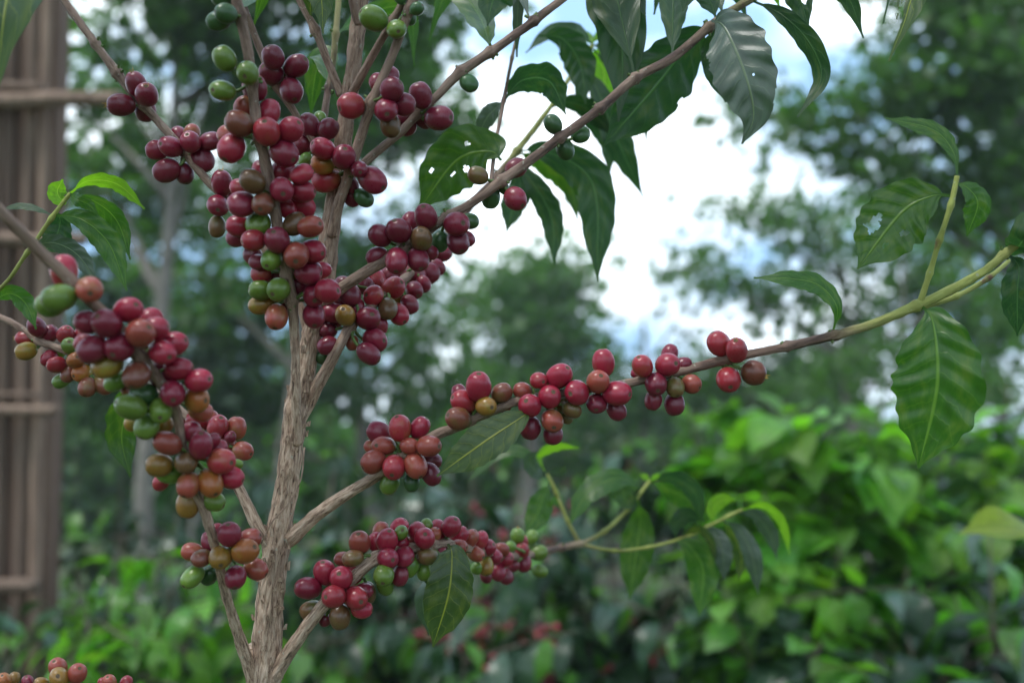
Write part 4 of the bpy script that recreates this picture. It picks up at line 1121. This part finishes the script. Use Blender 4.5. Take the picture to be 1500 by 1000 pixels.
shed = thing('wooden_shed_wall', (wx(40), WD, 0), 'weathered wall of upright wooden poles and crossbars at the left edge', 'wall')
def rough_pole(name, P0, P1, r, mat, parent, seed):
    rd = random.Random(seed)
    n = 26; P0 = Vector(P0); P1 = Vector(P1); L = (P1 - P0)
    C = []; R = []
    for i in range(n + 1):
        t = i / n
        q = P0 + L * t
        C.append((q.x + .010 * mnoise.noise(Vector((t * 5, seed, 0))), q.y + .008 * mnoise.noise(Vector((t * 5, seed, 9))), q.z + (.010 * mnoise.noise(Vector((t * 5, seed, 4))) if abs(L.x) > abs(L.z) else 0)))
        R.append(r * (1 + .16 * mnoise.noise(Vector((t * 9, seed, 3)))) * (1.12 - .24 * t))
    V, F, _ = tube(np.array(C), np.array(R), 14, rough=.0035, seed=seed * 1.3)
    return mesh_obj(name, V, F, [mat], parent)
px = -330.0; k = 0
while px < 88:
    r = [13, 8, 11, 9, 12, 7][k % 6] * WD / FPX
    cx = px + r * FPX / WD
    rough_pole('pole', (wx(cx), WD + .02 + (k % 3) * .006, -.05), (wx(cx) + random.uniform(-.012, .012), WD + .02, 4.0 - (k % 4) * .07), r, PLANK, shed, 100 + k)
    px += 2 * r * FPX / WD + [2, 12, 1, 6, 14, 3][k % 6]; k += 1
rough_board('daub', wx(-335), wx(90), WD + .03, WD + .11, 0, 3.9, MUD, shed, 77)
for i, (ypx, rpx, th) in enumerate(((150, 200, 26), (352, 150, 22), (598, 116, 16), (852, 92, 24), (-120, 150, 22))):
    zc = CAM.z + WD * math.tan(PITCH + math.atan((500 - ypx) / FPX))
    h = th / 2 * WD / FPX
    rough_pole('crossbar', (wx(-345), WD - .035, zc + .02), (wx(rpx), WD - .035, zc - .01), h, PLANK, shed, 31 + i)
    if i in (0, 2): rough_pole('crossbar', (wx(-345), WD - .03, zc + .075), (wx(84), WD - .03, zc + .035), h * .6, PLANK, shed, 51 + i)
shed.rotation_euler.y = math.radians(-1.6)
# ------------------------------------------------------------------ damp air
hm = bpy.data.materials.new('haze'); hm.use_nodes = True
hm.node_tree.nodes.clear()
ho = hm.node_tree.nodes.new('ShaderNodeOutputMaterial'); hv = hm.node_tree.nodes.new('ShaderNodeVolumePrincipled')
hv.inputs['Color'].default_value = (0.86, 0.95, 1.0, 1)
hv.inputs['Density'].default_value = 0.0028
hv.inputs['Anisotropy'].default_value = 0.3
hm.node_tree.links.new(hv.outputs[0], ho.inputs['Volume'])
hb = [(x, y, z) for x in (-420, 420) for y in (-70, 620) for z in (-1.2, 9.5)]
hz_o = mesh_obj('haze', hb, [(0, 1, 3, 2), (4, 6, 7, 5), (0, 4, 5, 1), (2, 3, 7, 6), (0, 2, 6, 4), (1, 5, 7, 3)], [hm], smooth=False)
tag(hz_o, 'thin damp air that pales the far trees', None, None, 'stuff')

# ------------------------------------------------------------------ background trees
def gpt(x, d):     # a point on the ground under pixel column x at depth d
    p = W(x, 500, d); return (p.x, p.y, 0)

tree_bg('shade_tree', gpt(215, 7), [(150, 60, 7, 70, 60, 700), (265, -20, 7, 130, 70, 3200), (430, -60, 7, 140, 90, 4200), (330, 60, 7.3, 110, 60, 2200), (560, 30, 7.5, 90, 80, 2400), (300, 170, 7.5, 70, 50, 900), (140, 260, 7.6, 70, 60, 500), (420, 120, 7.6, 80, 50, 1300), (250, 330, 8, 80, 60, 800), (150, 250, 8, 60, 60, 900), (185, 150, 8, 45, 60, 700), (120, 160, 8, 40, 70, 500), (230, 250, 8, 50, 50, 700), (640, -60, 7.5, 90, 70, 2000)],
        'tall shade tree with grey trunk just right of the wooden wall', 'far', .10, .085, 21, dens=.75)
tree_bg('shade_tree', gpt(410, 9), [(480, 130, 9, 110, 70, 2600), (600, 120, 9, 80, 70, 2300), (370, 250, 9, 100, 60, 1100), (560, 220, 9.3, 80, 50, 1300), (650, 190, 9.5, 60, 50, 1000), (300, 420, 9.5, 110, 60, 1500), (440, 380, 9.5, 90, 60, 1500), (560, 400, 9.5, 80, 60, 1800), (630, 330, 10, 50, 60, 500)],
        'shade tree behind the stem of the fruiting coffee tree', 'far', .11, .11, 22, dens=.72)
tree_bg('shade_tree', gpt(775, 15), [(780, 400, 15, 75, 45, 1800), (740, 450, 15, 70, 45, 1500), (830, 450, 15, 60, 50, 1600), (780, 500, 15, 100, 50, 2200), (700, 520, 15.5, 60, 50, 700), (850, 540, 15, 70, 50, 1200), (770, 570, 15, 110, 50, 2200), (845, 385, 15, 25, 30, 250)],
        'round crowned tree standing in the gap of open sky', 'far', .17, .16, 23)
tree_bg('shade_tree', gpt(1640, 8.5), [(1400, 20, 7.5, 110, 70, 3000), (1480, 100, 7.2, 90, 100, 3800), (1350, 130, 7.5, 90, 55, 1900), (1240, 150, 7.5, 90, 40, 1000), (1130, 165, 7.4, 80, 28, 700), (1480, 260, 7.5, 90, 70, 2600), (1300, 230, 7.6, 90, 45, 1300), (1330, -60, 7.6, 90, 60, 2000), (1500, -60, 7.6, 120, 80, 3600), (1380, 330, 7.8, 80, 50, 900), (1200, 215, 7.6, 70, 28, 500)],
        'big spreading tree overhanging the upper right corner', 'far', .10, .14, 24, dens=.6)
tree_bg('shade_tree', gpt(1255, 11), [(1090, 310, 11, 90, 26, 700), (1040, 395, 11, 70, 36, 700), (1180, 330, 11, 90, 40, 1100), (1290, 390, 11, 100, 50, 1500), (1130, 430, 11, 100, 50, 1500), (1400, 430, 11, 100, 60, 1700), (1240, 490, 11.5, 110, 50, 1300), (1470, 500, 11, 80, 60, 1300), (1040, 540, 11.5, 90, 40, 1100)],
        'airy tree with flat sprays of leaves low against the right hand sky', 'far', .12, .10, 25, dens=.68)
tree_bg('shade_tree', gpt(560, 12), [(520, 470, 12, 90, 40, 1000), (620, 480, 12, 80, 50, 1100), (420, 520, 12, 90, 45, 1200), (560, 560, 12, 120, 50, 2200), (300, 540, 12, 100, 50, 1700), (680, 440, 12, 40, 50, 350), (180, 470, 12, 80, 60, 1300), (230, 600, 12, 110, 50, 2000), (660, 580, 12.5, 90, 50, 1500)],
        'low crowned tree behind the lower fruit clusters, pierced by sky', 'far', .13, .13, 26, dens=.62)
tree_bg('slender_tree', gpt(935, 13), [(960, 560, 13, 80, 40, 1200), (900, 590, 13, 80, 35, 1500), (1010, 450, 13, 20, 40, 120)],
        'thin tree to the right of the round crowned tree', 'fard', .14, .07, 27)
tree_bg('slender_tree', gpt(1310, 9.5), [(1320, 520, 9.5, 80, 35, 900), (1420, 560, 9.5, 80, 40, 1400), (1210, 560, 9.5, 90, 35, 1000), (1330, 300, 9.5, 40, 60, 400), (1480, 400, 9.5, 60, 80, 900)],
        'slim tree behind the right hand twig with the eaten leaf', 'far', .10, .05, 28)

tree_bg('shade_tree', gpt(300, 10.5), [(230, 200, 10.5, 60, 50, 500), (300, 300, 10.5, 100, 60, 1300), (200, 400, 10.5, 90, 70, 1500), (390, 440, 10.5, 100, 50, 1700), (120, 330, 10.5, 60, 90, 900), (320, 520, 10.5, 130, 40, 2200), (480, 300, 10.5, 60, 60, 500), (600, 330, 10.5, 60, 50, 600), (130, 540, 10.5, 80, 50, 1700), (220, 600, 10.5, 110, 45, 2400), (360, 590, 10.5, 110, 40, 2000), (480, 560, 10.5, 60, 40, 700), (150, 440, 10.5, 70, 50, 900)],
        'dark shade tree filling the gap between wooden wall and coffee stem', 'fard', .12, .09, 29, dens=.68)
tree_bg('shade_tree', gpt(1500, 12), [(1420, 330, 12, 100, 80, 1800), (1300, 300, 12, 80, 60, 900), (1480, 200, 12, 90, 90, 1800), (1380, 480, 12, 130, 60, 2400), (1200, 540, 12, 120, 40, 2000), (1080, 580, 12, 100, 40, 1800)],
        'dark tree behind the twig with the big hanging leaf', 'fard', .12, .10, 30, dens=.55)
def sky_blocker_tree(base, cl, label, seed):
    # clump centres in metres: unseen trees added around the camera to block skylight
    global W
    keep = W
    W = lambda x, y, d: Vector((x, y, d))
    sc = FPX
    tree_bg('shade_tree', base, [(x, y, z, r * sc / z, .55 * r * sc / z, n) for (x, y, z, r, n) in cl], label, 'far', .16, .11, seed, dens=1.0)
    W = keep
sky_blocker_tree((-2.8, -1.5, 0), [(-2.4, -1.2, 4.2, 1.6, 1500), (-3.6, .2, 4.8, 1.6, 1400), (-1.0, -1.8, 4.8, 1.5, 1300), (-2.6, -3.0, 4.0, 1.6, 1500), (-1.2, .6, 5.6, 1.5, 1000)], 'unseen tree added behind the left shoulder of the viewer to block skylight', 31)
sky_blocker_tree((3.0, -1.0, 0), [(2.6, -.8, 4.3, 1.6, 1500), (3.8, 1.0, 4.9, 1.6, 1300), (1.4, -2.2, 4.6, 1.6, 1300), (3.2, -3.0, 3.9, 1.7, 1500), (1.6, .4, 5.8, 1.5, 900)], 'unseen tree added behind the right shoulder of the viewer to block skylight', 32)
# dense wood closing the view: many crowns reading as one mass
rd = np.random.default_rng(99)
n = 52000
ang = rd.uniform(-42, 42, n) * math.pi / 180; dist = rd.uniform(17, 26, n)
hz = 1.9 + 1.0 * np.sin(ang * 9) + .8 * np.sin(ang * 23 + 1) + .5 * np.sin(ang * 51) + np.where(ang < -.05, 1.2, 0)
hz = np.clip(hz * .5, .4, None) + 1.1
P = np.stack([np.sin(ang) * dist, np.cos(ang) * dist, rd.uniform(0, 1, n) ** .8 * hz], 1)
a = rd.normal(size=(n, 3)); a /= np.linalg.norm(a, axis=1)[:, None]
b = np.cross(a, rd.normal(size=(n, 3))); b /= np.linalg.norm(b, axis=1)[:, None]
s = rd.uniform(.18, .42, n)[:, None]
VV = np.stack([P, P + a * s * .5 + b * s * .3, P + a * s, P + a * s * .5 - b * s * .3], 1).reshape(-1, 3)
u = rd.uniform(0, 60, n)
UU = np.stack([np.stack([u, np.full(n, .3), u * 0], 1)] * 4, axis=1).reshape(-1, 3)
wood = quad_mesh('far_woods', VV, np.arange(n * 4).reshape(-1, 4), [BGL['far']], None, smooth=False, attrs={'luv': ('FLOAT_VECTOR', UU)})
tag(wood, 'far green woods closing the view behind the shrubs', 'woods', None, 'stuff')

# ------------------------------------------------------------------ shrubs
def tips(base, pix, seed=0, jit=.0):
    return [W(x, y, d) for (x, y, d) in pix]

# bright broad-leaved shrub at the right
def bl(seed, x, d, pix, label, n_obj, mats, L_=0.112, kind='broad', pairs=14, **kw):
    f = 1.45 if d < 2.6 else 1.0
    d *= f; L_ *= f; pix = [(a_, b_, c_ * f) for (a_, b_, c_) in pix]
    return shrub(kw.pop('name', 'broadleaf_shrub'), gpt(x, d), tips(None, pix), label, kw.pop('group', None), kind=kind, mats=mats, leaf_len=L_, pairs=pairs, n_obj=n_obj, seed=seed, **kw)

bl(1, 1180, 2.0, [(1010, 600, 1.9), (1080, 640, 1.8), (1150, 590, 1.95), (1215, 640, 1.8), (1120, 720, 1.7), (1290, 590, 2.0), (1030, 700, 1.9), (1230, 720, 1.75)],
   'bright broad leaved shrub below the fruiting branch tip at right', 300, ['big', 'big', 'lush'], start=.6)
bl(2, 1380, 2.1, [(1300, 640, 2.0), (1380, 600, 2.1), (1440, 650, 2.0), (1490, 620, 2.2), (1350, 720, 1.9), (1450, 760, 1.9)],
   'light green broad leaved shrub behind the large hanging leaf', 220, ['big', 'lush', 'deep'], start=.6)
bl(3, 1200, 1.7, [(1150, 840, 1.6), (1230, 800, 1.6), (1060, 860, 1.6), (1330, 830, 1.65), (1180, 930, 1.5)],
   'darker broad leaved shrub filling the bottom right below the bright one', 110, ['deep', 'deep', 'lush', 'deep', 'big'], L_=.09, droop=.5)
bl(4, 1440, 1.6, [(1450, 780, 1.45), (1500, 850, 1.5), (1400, 870, 1.5), (1480, 940, 1.5), (1330, 930, 1.5)],
   'coffee shrub in the bottom right corner with dark drooping leaves', 110, ['deep', 'deep', 'deep', 'lush'], L_=.12, kind='coffee', pairs=8, name='coffee_shrub', start=.3)
yl = shrub('yellow_leafed_sapling', gpt(1560, 1.35), [W(1560, 800, 1.2)], 'sapling with one big yellow green leaf at the right edge', None, kind='broad', mats=['yel'], leaf_len=.12, pairs=1, start=.9, n_obj=4, seed=5, cat='sapling', side=False)
o = bpy.data.objects.new('leaf', lmesh('broad', 'yel', 1))
o.location = W(1405, 782, 1.2) - Vector(gpt(1560, 1.35)); o.rotation_euler = rot_from((1, .1, .12), (0, -.45, 1)).to_euler(); o.scale = (.16, .11, .16)
link(o, yl)

# left coffee shrub, fresh green
bl(6, 230, 1.75, [(110, 830, 1.6), (170, 800, 1.65), (240, 780, 1.7), (300, 800, 1.7), (350, 850, 1.7), (200, 860, 1.5), (130, 910, 1.5), (290, 900, 1.55), (80, 950, 1.5)],
   'fresh green coffee shrub at lower left in front of the wooden wall', 260, ['lush', 'big', 'lush', 'big'], L_=.095, kind='coffee', pairs=9, name='coffee_shrub', start=.35, droop=.45)
bl(7, 20, 1.9, [(20, 880, 1.8), (-40, 900, 1.8), (60, 930, 1.7), (10, 960, 1.6)],
   'dim coffee shrub at the foot of the wooden wall', 60, ['deep', 'lush'], L_=.085, kind='coffee', pairs=8, name='coffee_shrub', start=.35)
# dark coffee rows
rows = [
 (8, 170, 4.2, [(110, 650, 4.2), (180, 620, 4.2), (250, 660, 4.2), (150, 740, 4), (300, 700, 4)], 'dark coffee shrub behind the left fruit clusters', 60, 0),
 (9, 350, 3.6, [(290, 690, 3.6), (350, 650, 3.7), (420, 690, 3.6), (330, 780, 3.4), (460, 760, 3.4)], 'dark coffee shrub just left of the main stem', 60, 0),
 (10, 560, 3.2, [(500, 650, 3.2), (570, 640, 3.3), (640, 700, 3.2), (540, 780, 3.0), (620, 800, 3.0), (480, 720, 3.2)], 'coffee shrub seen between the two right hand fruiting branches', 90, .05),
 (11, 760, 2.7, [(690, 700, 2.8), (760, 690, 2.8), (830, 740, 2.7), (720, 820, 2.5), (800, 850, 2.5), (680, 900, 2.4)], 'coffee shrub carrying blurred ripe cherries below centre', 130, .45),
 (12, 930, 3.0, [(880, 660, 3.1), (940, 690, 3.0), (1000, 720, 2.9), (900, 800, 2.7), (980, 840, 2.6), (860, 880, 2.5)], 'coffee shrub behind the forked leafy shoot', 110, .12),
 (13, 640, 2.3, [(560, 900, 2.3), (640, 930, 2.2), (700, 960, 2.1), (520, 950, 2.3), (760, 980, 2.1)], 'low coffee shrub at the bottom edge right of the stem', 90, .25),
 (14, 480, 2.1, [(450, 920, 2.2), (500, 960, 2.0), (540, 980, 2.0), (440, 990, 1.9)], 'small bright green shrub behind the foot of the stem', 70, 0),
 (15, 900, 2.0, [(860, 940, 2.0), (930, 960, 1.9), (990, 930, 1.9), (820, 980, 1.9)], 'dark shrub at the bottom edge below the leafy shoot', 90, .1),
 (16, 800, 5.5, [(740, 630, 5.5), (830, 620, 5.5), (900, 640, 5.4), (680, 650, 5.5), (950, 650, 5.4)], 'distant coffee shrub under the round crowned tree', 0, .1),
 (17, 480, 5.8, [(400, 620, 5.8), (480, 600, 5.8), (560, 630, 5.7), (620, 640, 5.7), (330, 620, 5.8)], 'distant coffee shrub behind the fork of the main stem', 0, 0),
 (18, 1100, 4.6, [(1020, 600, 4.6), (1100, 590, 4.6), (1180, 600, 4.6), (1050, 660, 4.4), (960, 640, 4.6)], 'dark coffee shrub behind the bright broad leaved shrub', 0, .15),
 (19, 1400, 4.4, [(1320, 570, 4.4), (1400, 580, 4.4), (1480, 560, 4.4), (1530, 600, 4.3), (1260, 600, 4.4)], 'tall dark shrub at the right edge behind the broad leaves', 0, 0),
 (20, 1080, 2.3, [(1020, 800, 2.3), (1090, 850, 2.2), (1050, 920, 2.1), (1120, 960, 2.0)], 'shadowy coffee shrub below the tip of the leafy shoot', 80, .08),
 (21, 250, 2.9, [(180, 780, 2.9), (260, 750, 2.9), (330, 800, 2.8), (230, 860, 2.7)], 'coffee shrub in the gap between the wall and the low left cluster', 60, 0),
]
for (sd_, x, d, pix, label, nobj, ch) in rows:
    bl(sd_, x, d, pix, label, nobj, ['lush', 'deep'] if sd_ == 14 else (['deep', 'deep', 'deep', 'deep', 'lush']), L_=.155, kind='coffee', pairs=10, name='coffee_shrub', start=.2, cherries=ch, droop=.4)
print("objects", len(bpy.data.objects))
